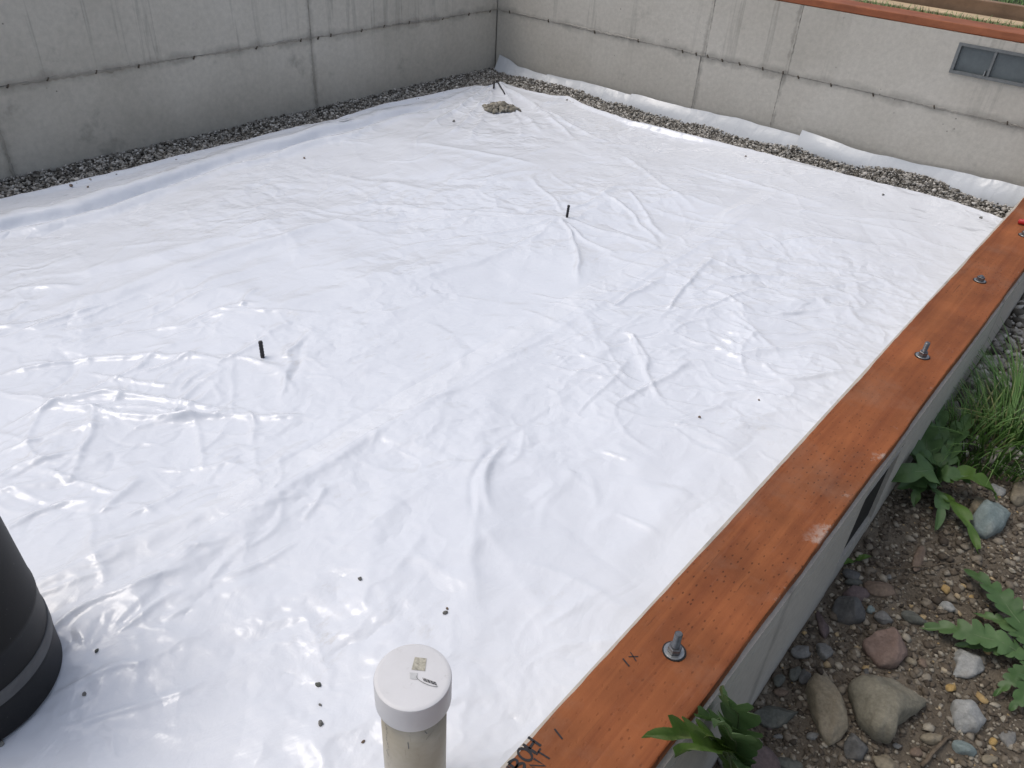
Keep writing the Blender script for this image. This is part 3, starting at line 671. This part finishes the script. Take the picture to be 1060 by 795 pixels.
# gravel outside the low wall, further off
n = 5200; gx_ = XCO+.01+rng.random(n)**1.2*.75; gy_ = 2.55+rng.random(n)*2.0
keep = gy_ > 2.62+.25*vnoise(gx_, gx_*0, 4, 96); gx_, gy_ = gx_[keep], gy_[keep]
sz = rng.lognormal(math.log(.0115), .40, len(gx_)).clip(.005, .028)
tag(link('crushed_rock', stones_mesh('crushed_rock', np.column_stack([gx_, gy_, ground_z(gx_, gy_)+sz*.35]), sz, .8, .4), M_GRAV), 'dark grey crushed rock beside the far part of the low wall', 'crushed rock', kind='stuff')
# fine stones and chips in the soil
n = 34000; px_ = XCO+.004+rng.random(n)*1.15; py_ = .85+rng.random(n)*2.4
sz = rng.lognormal(math.log(.0040), .60, n).clip(.0016, .015)
tag(link('pebbles', stones_mesh('pebbles', np.column_stack([px_, py_, ground_z(px_, py_)+sz*.2]), sz, .55, .5), M_PEB), 'fine brown pebbles and chips over the bare soil', 'pebbles', kind='stuff')

# ------------------------------------------------------------------ single stones on the soil
def stone_mesh(L, Wd, H, seed, facets=5, sub=3):
    bm = bmesh.new(); bmesh.ops.create_icosphere(bm, subdivisions=sub, radius=1); r = random.Random(seed)
    planes = []
    for _ in range(facets+3):
        v = Vector((r.uniform(-1, 1), r.uniform(-1, 1), r.uniform(-.3, 1))).normalized(); planes.append((v, r.uniform(.48, .80)))
    off = Vector((seed*1.7, seed*.9, 3.3))
    for v in bm.verts:
        c = v.co.copy()
        for nrm, d in planes:
            k = c.dot(nrm)-d
            if k > 0: c -= nrm*k*.92
        c *= 1+.16*mnoise.noise(c*1.3+off)+.05*mnoise.noise(c*3.7+off)
        v.co = Vector((c.x*L/2, c.y*Wd/2, c.z*H/2))
    me = bpy.data.meshes.new('stone'); bm.to_mesh(me); bm.free(); me.polygons.foreach_set('use_smooth', [True]*len(me.polygons)); return me
def stone(px, py, w, h, ang, mat, label, facets=5, sub=3, sink=.28, name='stone'):
    c = on_ground(px, py+h*.10); a_ = math.radians(ang); ux, uy = math.cos(a_), -math.sin(a_)
    e1 = on_ground(px+ux*w/2, py+uy*w/2); e0 = on_ground(px-ux*w/2, py-uy*w/2); d = e1-e0; d[2] = 0; L = np.linalg.norm(d)
    s1 = on_ground(px-uy*h/2, py+ux*h/2); s0 = on_ground(px+uy*h/2, py-ux*h/2); e = s1-s0; e[2] = 0; Wd = np.linalg.norm(e)*.86
    H = min(L, Wd)*.80
    x_, y_ = max(c[0], XCO+.5*Wd*abs(d[0])/L*0+.012), c[1]
    me = stone_mesh(L*1.06, Wd*1.06, H, int(px*7+py), facets, sub); me.materials.append(ST[mat])
    o = bpy.data.objects.new(name, me); COL.objects.link(o); o.rotation_euler = (random.uniform(-.12, .12), random.uniform(-.12, .12), math.atan2(d[1], d[0]))
    ext = abs(math.cos(o.rotation_euler[2]))*L/2+abs(math.sin(o.rotation_euler[2]))*Wd/2
    o.location = (max(c[0], XCO+ext*.96), c[1], float(ground_z(c[0], c[1]))+H*(.5-sink))
    return tag(o, label, 'stone', 'stones on the bare soil')
def rock(outline, mat, label, hk=.55, seed=1, tilt=0.):
    """angular rock: its outline on the soil, domed and faceted above"""
    P = [np.array(on_ground(*q)) for q in outline]; c = sum(P)/len(P); Q = []
    for a_, b_ in zip(P, P[1:]+P[:1]):
        for t in np.linspace(0, 1, 9)[:-1]: Q.append(a_+(b_-a_)*t)
    Q = np.array(Q)[:, :2]-c[:2]
    for _ in range(1): Q = .5*Q+.25*(np.roll(Q, 1, 0)+np.roll(Q, -1, 0))
    R = np.linalg.norm(Q, axis=1); H = 2*R.min()*hk*1.45; r = random.Random(seed); n = len(Q); V = []; F = []
    prof = [(.82, -.30), (.97, .02), (1.0, .22), (.985, .40), (.95, .58), (.88, .74), (.76, .87), (.58, .95), (.36, .99), (.14, 1.0)]
    pl_ = [(Vector((math.cos(t), math.sin(t), r.uniform(.45, 1.5))).normalized(), r.uniform(.58, .80)) for t in [r.uniform(0, 6.28) for _ in range(7)]]
    zg = float(ground_z(c[0], c[1])); m = R.max(); off = Vector((seed*2.3, 1.1*seed, .7))
    for sc, zz in prof:
        for q in Q:
            v = Vector((q[0]*sc, q[1]*sc, (zz+tilt*q[0]*sc/m*max(zz, 0)+.06)*H))
            u = Vector((v.x/m, v.y/m, v.z/H*.8))
            for nr, d in pl_:
                k_ = u.dot(nr)-d
                if k_ > 0: u -= nr*k_*.9
            u *= 1+.09*mnoise.noise(u*2.2+off)+.05*mnoise.noise(u*5+off)+.025*mnoise.noise(u*13+off)
            V.append((u.x*m, u.y*m, u.z*H/.8))
    L_ = len(prof)
    for a_ in range(L_-1):
        for b_ in range(n): F.append((a_*n+b_, a_*n+(b_+1) % n, (a_+1)*n+(b_+1) % n, (a_+1)*n+b_))
    F.append(tuple(range((L_-1)*n, L_*n)))
    me = mesh('stone', V, F); o = link('stone', me, ST[mat], None, True)
    o.location = (c[0], c[1], zg-.004)
    return tag(o, label, 'stone', 'stones on the bare soil')
R4 = lambda *pts: [(780+x/3.118, 540+y/3.118) for x, y in pts]
rock(R4((300, 545), (345, 520), (430, 520), (500, 545), (556, 588), (520, 630), (455, 670), (430, 735), (375, 720), (330, 665), (305, 600)), 'olive', 'largest angular tan-grey rock on the soil', .55, 3, -.1)
rock(R4((160, 555), (182, 508), (222, 512), (258, 565), (285, 630), (298, 690), (270, 735), (238, 752), (210, 705), (182, 630)), 'tan', 'long upright tan stone left of the largest rock', .6, 5)
rock(R4((342, 405), (420, 378), (470, 362), (500, 385), (492, 440), (460, 478), (400, 478), (360, 440)), 'pink', 'pinkish brown rock above the largest rock', .7, 8)
rock(R4((247, 280), (280, 250), (330, 252), (362, 285), (358, 325), (310, 338), (255, 318)), 'dark', 'dark grey rock between the low wall and the pinkish rock', .6, 12)
rock(R4((632, 590), (700, 583), (752, 605), (748, 650), (715, 690), (660, 682), (638, 640)), 'pale', 'pale grey flat slab right of the largest rock', .5, 15)
rock(R4((628, 415), (680, 412), (735, 450), (742, 485), (690, 515), (640, 500), (655, 460)), 'pale', 'pale angular flat stone under the spreading weed leaf', .50, 17)
rock(R4((288, 720), (310, 682), (350, 690), (368, 745), (345, 778), (290, 772)), 'dark', 'dark slate stone just below the long upright tan stone', .5, 21)
rock(R4((785, 690), (822, 665), (850, 680), (845, 715), (825, 740)), 'grey', 'grey triangular stone at the lower right edge', .4, 23)
rock([(1002, 540), (1012, 528), (1032, 526), (1043, 538), (1036, 552), (1020, 561), (1006, 556)], 'blue', 'blue-green rounded stone below the grass', .55, 27)
for s in (
    (884, 615, 27, 16, -6, 'purple', 'purplish stone resting just above the dark grey rock', 3),
    (772, 787, 56, 52, -20, 'purple', 'smooth round purple-brown boulder at the bottom edge', 1, 4),
    (738, 782, 20, 24, 60, 'grey', 'grey stone half hidden behind the lobed weed leaf', 2),
    (787, 731, 50, 26, 12, 'green', 'smooth dark green-grey oblong stone beside the low wall', 2, 4),
    (997, 775, 25, 17, -15, 'blue', 'small blue-grey stone below the pale flat slab', 3),
    (965, 764, 25, 14, 10, 'tan', 'small tan stone below right of the largest rock', 3),
    (914, 788, 27, 20, -30, 'tan', 'tan stone cut off by the bottom edge under the largest rock', 3),
    (951, 578, 31, 16, 72, 'brown', 'narrow brown stone lying below the broad-leaved weed', 4),
    (910, 610, 33, 15, -14, 'brown', 'flat brown stone right of the purplish stone', 3),
    (914, 640, 18, 14, 5, 'grey', 'round grey stone above the pinkish brown rock', 2),
    (946, 641, 30, 16, -12, 'green', 'flat green-grey stone right of the round grey stone', 3),
    (1013, 524, 21, 17, 30, 'tan', 'tan stone touching the top of the blue-green stone', 3),
    (1032, 508, 17, 11, -20, 'pale', 'small cream stone at the edge of the grass', 2),
    (1055, 510, 28, 26, 60, 'tan', 'large pale tan stone cut off by the right edge', 4),
    (972, 527, 28, 15, 80, 'purple', 'dark stone half hidden under the broad leaves', 3),
    (801, 698, 20, 14, 75, 'green', 'small oval stone nearest the low wall above the oblong stone', 1),
    (823, 696, 21, 14, 70, 'green', 'upright oval stone second from the low wall', 1),
    (834, 699, 22, 16, 60, 'dark', 'dark oval stone leaning against an upright oval stone', 2),
    (830, 674, 23, 16, 20, 'grey', 'rough mid-grey stone close above the oval stones', 4),
    (852, 676, 23, 19, -40, 'grey', 'grey stone with flat faces left of the pinkish rock', 5),
    (851, 647, 29, 14, -75, 'purple', 'dark reddish slab on edge left of the dark grey rock', 4),
    (900, 631, 11, 9, 0, 'blue', 'little blue-grey stone touching the right of the dark rock', 2, 2),
    (883, 604, 17, 10, 5, 'green', 'small green-grey stone behind the purplish stone', 2, 2),
    (984, 712, 12, 10, -50, 'yellow', 'small bright yellow-orange stone between the pale slabs', 3, 2),
    (979, 628, 20, 11, -25, 'pale', 'small pale stone left of the spreading weed', 5, 2),
    (896, 697, 13, 11, 60, 'dark', 'small dark stone just below left of the pinkish rock', 3, 2),
    (942, 685, 11, 9, 0, 'tan', 'small tan stone just right of the pinkish rock', 2, 2),
    (955, 686, 13, 10, -50, 'brown', 'small brown stone right of the pinkish rock and tan stone', 2, 2),
    (815, 790, 38, 16, 5, 'green', 'dark stone at the bottom edge right of the round boulder', 2),
    (948, 778, 17, 15, 40, 'brown', 'small brown stone by the dry stalk at the bottom', 3, 2),
    (1025, 786, 19, 12, 10, 'tan', 'small beige stone on the bottom edge near the right corner', 3, 2),
    (841, 761, 18, 11, 10, 'grey', 'small grey stone left of the dark slate stone', 3, 2),
    (1028, 768, 11, 10, -40, 'yellow', 'small ochre stone left of the grey triangular stone', 3, 2),
    (1010, 757, 10, 8, 20, 'tan', 'tiny tan stone below the pale flat slab', 2, 2),
    (868, 588, 20, 14, -20, 'dark', 'dark stone against the low wall below its vent', 3, 2),
    (808, 716, 16, 12, 20, 'brown', 'small brown stone between wall and oval stones', 3, 2),
    (797, 752, 12, 9, 10, 'purple', 'small reddish stone below the oblong stone', 3, 2),
    (806, 762, 14, 8, 0, 'grey', 'small grey stone below the twig', 3, 2),
    (920, 597, 9, 7, 0, 'grey', 'tiny grey stone above the flat brown stone', 3, 2),
    (1035, 720, 12, 9, 15, 'brown', 'small brown stone by the lower weed leaf at right', 3, 2),
    (930, 772, 14, 9, 5, 'grey', 'small grey stone touching the tan stone at the bottom', 3, 2),
):
    stone(*s)
def twig(pts, r, label):
    P = []
    for px, py, up in pts:
        q = on_ground(px, py); q[2] += up; P.append(q)
    Q = [P[0]]
    for a_, b_ in zip(P[:-1], P[1:]):
        for t in (.33, .66, 1): Q.append(a_+(b_-a_)*t+np.array([*rng.normal(0, .002, 2), rng.normal(0, .001)]))
    tag(tube('twig', Q, [r*(1-.4*i/len(Q)) for i in range(len(Q))], M_TWIG, None, 6), label, 'twig', 'dry twigs on the soil')
twig([(757, 757, .012), (790, 744, .018), (822, 734, .008)], .0028, 'long dry twig below the oblong green-grey stone')
twig([(952, 795, .01), (968, 776, .016), (984, 764, .01)], .0055, 'thick dry stalk at the bottom edge right of the largest rock')
twig([(915, 590, .008), (960, 589, .01), (1000, 583, .006)], .002, 'thin twig lying above the flat brown stone')

# ------------------------------------------------------------------ weeds
def leaf(parent, base, tip, width, arch, mat, lobes=0, seed=0, droop=0., fold=.25, roll=0., stem=.12):
    base = np.array(base, float); tip = np.array(tip, float); d = tip-base; L = np.linalg.norm(d); t = d/L
    side = np.cross(t, (0, 0, 1)); side /= np.linalg.norm(side); up = np.cross(side, t)
    side, up = side*math.cos(roll)+up*math.sin(roll), up*math.cos(roll)-side*math.sin(roll)
    n = 34 if lobes else 16; V = []; F = []; r = random.Random(seed)
    ph = [r.uniform(-.4, .4) for _ in range(2)]
    for i in range(n+1):
        s = i/n; c = base+d*s+up*(arch*4*s*(1-s))-np.array([0, 0, droop])*s*s
        if s < stem: w = width*.07
        else:
            q = (s-stem)/(1-stem); w = width*.5*(math.sin(math.pi*min(1, q**.75*.97+.03))**.7)+.0006
        for k, u in enumerate((-1, -.5, 0, .5, 1)):
            sg = 0 if u < 0 else 1; ww = w
            if lobes and s > stem:
                saw = ((s*lobes+ph[sg]*.5) % 1.0); ww = w*(.42+.72*math.sin(saw*2.5)**1.2*(.7+.3*saw)) if abs(u) == 1 else w*.62
                sh = t*L*.05*(abs(u))*saw
            else: sh = 0
            V.append(c+side*u*ww+up*(abs(u)*ww*fold+.06*width*math.sin(s*17+seed+u*2))+sh)
    for i in range(n):
        for k in range(4): F.append((5*i+k, 5*i+k+1, 5*i+6+k, 5*i+5+k))
    o = link('leaf', mesh('leaf', V, F), mat, parent, True)
    R = [base+d*s+up*(arch*4*s*(1-s)-.001+.06*width*math.sin(s*17+seed))+(-np.array([0, 0, droop])*s*s) for s in np.linspace(0, .93, 12)]
    rb = tube('leaf_rib', R, [max(.0007, width*.035*(1-.8*i/11)) for i in range(12)], M_VEIN, o, 5)
    return o
def P_x(px, py, x): return atx(px, py, x)
# lobed weed at the bottom of the low wall
b0 = on_ground(742, 800); b0[0] = -.165; b0[1] = 1.10; b0[2] = float(ground_z(-.165, 1.10))-.01
w1 = tag(empty('thistle_weed', tuple(b0)), 'lobed light green weed leaning over the near end of the sill', 'weed')
for i, (px, py, x, wd, ar, ml) in enumerate(((749, 722, -.150, .085, .05, M_LEAF), (672, 766, -.19, .075, .06, M_LEAFB), (741, 752, -.12, .07, .04, M_LEAF), (700, 782, -.15, .065, .05, M_LEAFB), (765, 800, -.10, .06, .03, M_LEAF), (722, 742, -.17, .06, .05, M_LEAFD))):
    leaf(w1, b0+np.array([.004*i, .003*i, .012]), P_x(px, py, x), wd, ar, ml, 7, i+3)
tube('stem', [b0, b0+np.array([0, 0, .05])], [.006, .004], M_VEIN, w1)
# broad leaved weed by the vent
b1_ = on_ground(958, 508); w2 = tag(empty('broad_leaf_weed', tuple(b1_)), 'dark broad-leaved weed growing against the wall vent', 'weed')
def gp(px, py, up):   # a point 'up' metres above the ground seen at a pixel
    z = -.15+up
    for _ in range(8):
        q = atz(px, py, z); z = .5*z+.5*(float(ground_z(q[0], q[1]))+up)
    return q
for i, (px, py, up, wd, ar, ml, dr) in enumerate(((906, 500, .10, .10, .10, M_LEAFD, 0), (958, 428, .14, .075, .02, M_LEAFD, 0), (1008, 428, .10, .07, .03, M_LEAFD, 0), (1032, 517, .05, .095, .06, M_LEAFB, 0), (947, 524, .04, .06, .05, M_LEAFD, 0), (990, 452, .08, .05, .03, M_LEAF, 0), (1012, 572, .012, .05, .04, M_LEAFB, 0), (938, 470, .12, .08, .05, M_LEAFD, 0), (930, 505, .07, .08, .06, M_LEAFD, 0), (968, 548, .02, .045, .04, M_LEAF, 0), (1005, 500, .07, .07, .05, M_LEAF, 0), (975, 415, .12, .05, .02, M_LEAFD, 0), (925, 445, .14, .055, .05, M_LEAFD, 0))):
    t_ = gp(px, py, up); leaf(w2, b1_+np.array([.003*(i % 4), .004*(i % 3), .010+.004*(i % 5)]), t_, wd*(1.15 if i % 2 else 1), ar, ml, (5 if i % 3 else 3), i+20, dr, .22, rng.uniform(-.5, .5))
tube('stem', [b1_, b1_+np.array([.0, .004, .05])], [.007, .005], M_VEIN, w2)
# spreading lobed weed at the right edge
b2_ = on_ground(1070, 690); w3 = tag(empty('thistle_weed', tuple(b2_)), 'spreading lobed weed at the right edge of the soil', 'weed')
for i, (px, py, up, wd, ar, ml) in enumerate(((957, 650, .015, .075, .045, M_LEAF), (1001, 592, .02, .075, .05, M_LEAFD), (1010, 636, .02, .05, .04, M_LEAF), (1046, 735, .02, .06, .04, M_LEAFD), (1100, 640, .03, .07, .05, M_LEAF), (1030, 720, .015, .045, .03, M_LEAFD), (1110, 740, .03, .07, .05, M_LEAF), (992, 668, .012, .05, .03, M_LEAF))):
    leaf(w3, b2_+np.array([.003*i, .002*i, .012]), gp(px, py, up), wd, ar, ml, 8, i+40, 0, .2, rng.uniform(-.3, .3))
tube('stem', [b2_, b2_+np.array([0, 0, .03])], [.008, .005], M_VEIN, w3)
b3_ = on_ground(884, 582); w4 = tag(empty('seedling', tuple(b3_)), 'tiny green seedling on the soil below the wall vent', 'weed')
for i, (px, py) in enumerate(((902, 576), (872, 584))): leaf(w4, b3_+np.array([0, 0, .002]), gp(px, py, .012), .018, .008, M_LEAFB, 0, 60+i)
# grass
def grass_mesh(name, roots, hts, lean, wdt, sd):
    r = np.random.default_rng(sd); n = len(roots); seg = 5; V = np.zeros((n, seg+1, 2, 3)); roots = np.asarray(roots)
    az = r.uniform(0, 6.283, n); dx = np.cos(az); dy = np.sin(az)
    for i in range(seg+1):
        s = i/seg; off = lean*hts*s**1.8; z = hts*s*(1-.35*lean*s)
        w = wdt*(1-s)**.7*.5+.0002
        cx = roots[:, 0]+dx*off; cy = roots[:, 1]+dy*off; cz = roots[:, 2]+z
        V[:, i, 0] = np.stack([cx-dy*w, cy+dx*w, cz], -1); V[:, i, 1] = np.stack([cx+dy*w, cy-dx*w, cz], -1)
    F = []
    for i in range(seg): F.append([2*i, 2*i+1, 2*i+3, 2*i+2])
    F = (np.array(F)[None]+(np.arange(n)*2*(seg+1))[:, None, None]).reshape(-1, 4)
    return mesh_np(name, V.reshape(-1, 3), F)
def tuft(px, py, n, rad, h, label, sd, lean=(.3, 1.1)):
    c = on_ground(px, py); r = np.random.default_rng(sd); a_ = r.uniform(0, 6.283, n); q = rad*np.sqrt(r.random(n)); x = c[0]+q*np.cos(a_); y = c[1]+q*np.sin(a_)
    x = np.maximum(x, XCO+.01)
    o = link('grass_tuft', grass_mesh('grass_tuft', np.column_stack([x, y, ground_z(x, y)-.004]), r.uniform(h*.4, h, n), r.uniform(*lean, n), r.uniform(.0035, .009, n), sd), M_GRASS)
    tag(o, label, 'grass', 'grass tufts beside the low wall')
tuft(1035, 470, 330, .16, .26, 'thick green grass tuft above the blue-green stone', 1)
tuft(1066, 445, 360, .17, .32, 'tall grass tuft at the right edge beside the crushed rock', 2)
tuft(992, 462, 150, .13, .22, 'thin grass blades among the broad weed leaves', 3)

# ------------------------------------------------------------------ pipe, barrel, rods
c0 = ray(427.3, 699.5); cp = CAM+c0*(1.285); CZ = cp[2]
pp = tag(empty('drain_pipe', (cp[0], cp[1], mem_z(cp[0], cp[1]))), 'upright white plastic pipe with a round cap beside the sill', 'pipe')
zb = mem_z(cp[0], cp[1])-.03
lathe('pipe_body', [(.0560, zb), (.0560, CZ-.052)], M_PIPE, pp, cp, 56)
capo = lathe('pipe_cap', [(.0572, CZ-.0600), (.0632, CZ-.0590), (.0638, CZ-.0575), (.0640, CZ-.006), (.0628, CZ-.002), (.0600, CZ-.0004), (.056, CZ), (.020, CZ+.0004), (.002, CZ+.0005)], M_CAP, pp, cp, 64); autosmooth(capo, 40)
def capxy(px, py): q = atz(px, py, CZ); return q[:2]
def quad_on_cap(name, c4, mat, z): link(name, mesh(name, [(*capxy(*q), z) for q in c4], [(0, 1, 2, 3)]), mat, capo)
quad_on_cap('square_label', ((429.5, 680.5), (441.5, 682), (440, 695), (426, 693.5)), M_LABEL, CZ+.0012)
quad_on_cap('faded_stamp', ((424, 696.5), (432.5, 697), (432, 704), (424.5, 703)), M_SMUDGE, CZ+.0012)
def capstroke(pl, w, mat): strokes('print_mark', [[capxy(*q) for q in l] for l in pl], w, CZ+.0014, mat, capo)
capstroke([arc(442.5, 706.5, 12.3, 4.5, 190, 20, 14)], .0011, M_INKG) if False else None
def tilt_pt(u, v):  # small print frame, tilted like the stamp
    return (442.5+u*.945-v*.33*-1, 705.3+u*.33+v*.94)
capstroke([[tilt_pt(12*math.cos(t), 4.6*math.sin(t)) for t in np.linspace(.5, 3.6, 16)]], .0010, M_INKG)
ink = []
for i in range(9):
    u = -4.5+i*1.7; ink.append([tilt_pt(u, -2.0), tilt_pt(u+.5, 1.6)])
    if i % 2: ink.append([tilt_pt(u, -1.6), tilt_pt(u+1.5, -1.2)]); ink.append([tilt_pt(u, .9), tilt_pt(u+1.5, 1.2)])
    if i % 3 == 0: ink.append([tilt_pt(u, -.3), tilt_pt(u+1.4, .2)])
capstroke(ink, .0009, M_INK)
# faint scribbled print down the side of the pipe
def pipe_strokes(specs, w, mat):
    for az, z0, pts in specs:
        V = []; F = []
        for i, (da, dz) in enumerate(pts):
            aa = az+da/.0565; rr = .0566; wz = w*.5
            V += [(cp[0]+rr*math.cos(aa-wz/.0565), cp[1]+rr*math.sin(aa-wz/.0565), CZ+z0+dz), (cp[0]+rr*math.cos(aa+wz/.0565), cp[1]+rr*math.sin(aa+wz/.0565), CZ+z0+dz+w*.4)]
        for i in range(len(pts)-1): F.append((2*i, 2*i+1, 2*i+3, 2*i+2))
        link('print_mark', mesh('print_mark', V, F), mat, pp)
camaz = math.atan2(-cp[1], -cp[0])
sp = []
for i in range(13):
    z0 = -.066-.0085*i
    sp.append((camaz-.95, z0, [(rng.uniform(-.004, .004), 0), (rng.uniform(-.004, .004), -.003), (rng.uniform(-.004, .004), -.006)]))
sp += [(camaz+.62, -.085, [(0, 0), (-.008, -.006), (-.016, -.016)]), (camaz+.45, -.07, [(0, 0), (-.004, -.004)]), (camaz-.2, -.10, [(0, 0), (.001, -.02)]), (camaz+.3, -.075, [(0, 0), (.004, -.01)])]
pipe_strokes(sp, .0016, M_INKG)

bc = (-1.415, .050); zb = mem_z(*bc)-.012
bk = tag(empty('black_barrel', (bc[0], bc[1], zb)), 'black plastic barrel with a grey band at the left edge', 'barrel')
o = lathe('barrel_body', [(.155, zb), (.172, zb+.004), (.179, zb+.014), (.180, zb+.085), (.1812, zb+.088), (.1812, zb+.098), (.180, zb+.140), (.180, zb+.203), (.1812, zb+.206), (.1812, zb+.216), (.1795, zb+.220), (.165, zb+.52), (.171, zb+.525), (.171, zb+.54), (.158, zb+.54), (.156, zb+.50), (.160, zb+.06)], M_BLACK, bk, bc, 96); autosmooth(o, 30)
lathe('grey_band', [(.1814, zb+.099), (.1824, zb+.100), (.1824, zb+.131), (.1814, zb+.132)], M_BAND, bk, bc, 96)

def rod(px, py, h, r, label, tx=0., ty=0., name='rebar_stake'):
    q = mem_pt(px, py); z0 = q[2]-.02
    pts = []; rr = []
    nseg = 14
    for i in range(nseg+1):
        s = i/nseg; pts.append((q[0]+tx*s*h, q[1]+ty*s*h, z0+(h+.02)*s)); rr.append(r*(1.12 if i % 2 else .94))
    tag(tube(name, pts, rr, M_REBAR, None, 10), label, 'rebar', 'stakes poking through the sheet')
rod(272, 370, .062, .0068, 'dark rebar stub through the sheet left of centre', -.05, .03)
rod(586.5, 225, .062, .0062, 'dark rebar stub through the sheet towards the far wall', .08, .02)
def flat_twig(a_, b_, r, label):
    A_, B_ = mem_pt(*a_), mem_pt(*b_); A_[2] += r; B_[2] += r
    pts = []
    for s in np.linspace(0, 1, 6):
        q = A_+(B_-A_)*s; q[2] = max(q[2], mem_z(q[0], q[1])+r*.6); pts.append(q)
    tag(tube('tie_wire', pts, r, M_REBAR, None, 6), label, 'wire')
flat_twig((511.5, 84.5), (511, 92), .0062, 'thick dark wire end at the corner of the sheet')
flat_twig((514.5, 85), (522.5, 98.5), .0045, 'thin bent dark wire on the sheet next to the corner')

# heap of grit in the far corner of the sheet
hc = mem_pt(517, 114); n = 420; a_ = rng.uniform(0, 6.283, n); q = rng.random(n)**.62*(1+.35*np.sin(a_*3+1)*rng.random(n))
q = np.clip(q, 0, 1.25)
hx = hc[0]+q*.17*np.cos(a_)*1.0+0; hy = hc[1]+q*.10*np.sin(a_)
dxy = np.array([RX[0], RX[1]])/math.hypot(RX[0], RX[1]); nxy = np.array([-dxy[1], dxy[0]])
q = q*.78
hx = hc[0]+q*(.14*np.cos(a_)*dxy[0]+.10*np.sin(a_)*nxy[0]); hy = hc[1]+q*(.14*np.cos(a_)*dxy[1]+.10*np.sin(a_)*nxy[1])
lump = .6+.5*vnoise(hx, hy, 14, 99); hz = hc[2]+(.07*np.clip(1-q, 0, 1)**.8)*lump*rng.uniform(.5, 1, n)+.004
sz = rng.lognormal(math.log(.011), .35, n).clip(.005, .022)
tag(link('grit_heap', stones_mesh('grit_heap', np.column_stack([hx, hy, hz]), sz, .85), M_PILE), 'small heap of tan grit on the sheet near the far corner', 'grit heap')
# stray pebbles on the sheet
SPOTS = [(372.5, 599.5, 6), (461, 635, 6), (463, 630, 4), (329.5, 709, 7), (331.5, 730, 4), (332.5, 749, 7.5), (376, 768, 4.5), (100, 674, 5), (87.5, 719, 5), (1, 771, 8), (724, 432, 4), (786, 413, 3), (914, 202, 3.5), (1015, 226, 3.5), (73, 191, 4), (91, 194, 3), (315, 164, 3), (470, 126, 4), (772, 162, 2.5)]
for i, (px, py, d) in enumerate(SPOTS):
    q = mem_pt(px, py); rr = d*np.linalg.norm(q-CAM)/FPX*.42
    me = stone_mesh(rr*2.3, rr*1.8, rr*1.5, 300+i, 4, 2); me.materials.append(ST[('grey', 'grey', 'brown', 'green')[i % 4]] if d > 3.2 else ST['brown'])
    o = bpy.data.objects.new('pebble', me); COL.objects.link(o); o.location = (q[0], q[1], q[2]+rr*.45); o.rotation_euler = (0, 0, random.uniform(0, 6))
    own = {0: 'grey pebble alone on the sheet above left of the capped pipe', 1: 'pebble on the sheet straight above the capped pipe, touching a smaller one', 3: 'topmost of the three pebbles in a row left of the pipe cap', 4: 'smallest, middle pebble of the row left of the pipe cap', 5: 'lowest and largest pebble of the row left of the pipe cap', 6: 'pebble closest to the left side of the capped pipe', 7: 'upper of two pebbles right of the black barrel', 8: 'lower of two pebbles right of the black barrel', 9: 'pebble at the foot of the black barrel on the left edge', 10: 'dark pebble on the sheet midway along the sill board'}
    tag(o, own.get(i, 'tiny speck of grit lying far out on the white sheet'), 'pebble', 'pebbles scattered on the white sheet')

# ------------------------------------------------------------------ beyond the far wall
zt = .79
pl = tag(boxes('plank', [(-3.2, .6, 5.10, 5.245, zt-.02, zt+.02)], M_PLANK, None, .003), 'pale sawn plank lying in the grass behind the far wall', 'plank')
tb = tag(boxes('timber', [(-3.4, .7, 5.29, 5.345, zt-.03, zt+.085)], M_TIMBER, None, .004), 'weathered brown timber on edge behind the pale plank', 'timber')
n = 9000; gx_ = rng.uniform(-3.4, .2, n); gy_ = np.where(rng.random(n) < .45, rng.uniform(4.945, 5.10, n), rng.uniform(5.36, 7.2, n))
ok = vnoise(gx_, gy_, 2.4, 98) > -.45; gx_, gy_ = gx_[ok], gy_[ok]
hts = np.where(gy_ < 5.2, rng.uniform(.03, .085, len(gx_)), rng.uniform(.03, .12, len(gx_)))
o = link('grass', grass_mesh('grass', np.column_stack([gx_, gy_, np.full(len(gx_), .77)]), hts, rng.uniform(.3, 1.3, len(gx_)), rng.uniform(.004, .008, len(gx_)), 77), M_GRASS)
tag(o, 'short green grass behind the far wall', 'grass', kind='stuff')
for i, (px, py, d) in enumerate(((1043, 4, 12), (1056, 3, 10), (1033, 1, 9), (1058, 10, 8), (1024, -3, 9))):
    q = atz(px, py, .84); rr = d*np.linalg.norm(q-CAM)/FPX*.5; me = stone_mesh(rr*2.3, rr*2, rr*2, 500+i, 2, 3); me.materials.append(ST['pale' if i % 2 == 0 else 'grey'])
    o = bpy.data.objects.new('stone', me); COL.objects.link(o); o.location = (q[0], q[1], .775+rr*.55); o.rotation_euler = (0, 0, i)
    tag(o, 'rounded pale stone in the grass behind the brown timber', 'stone', 'stones in the grass behind the timber')
S.render.engine = 'CYCLES'
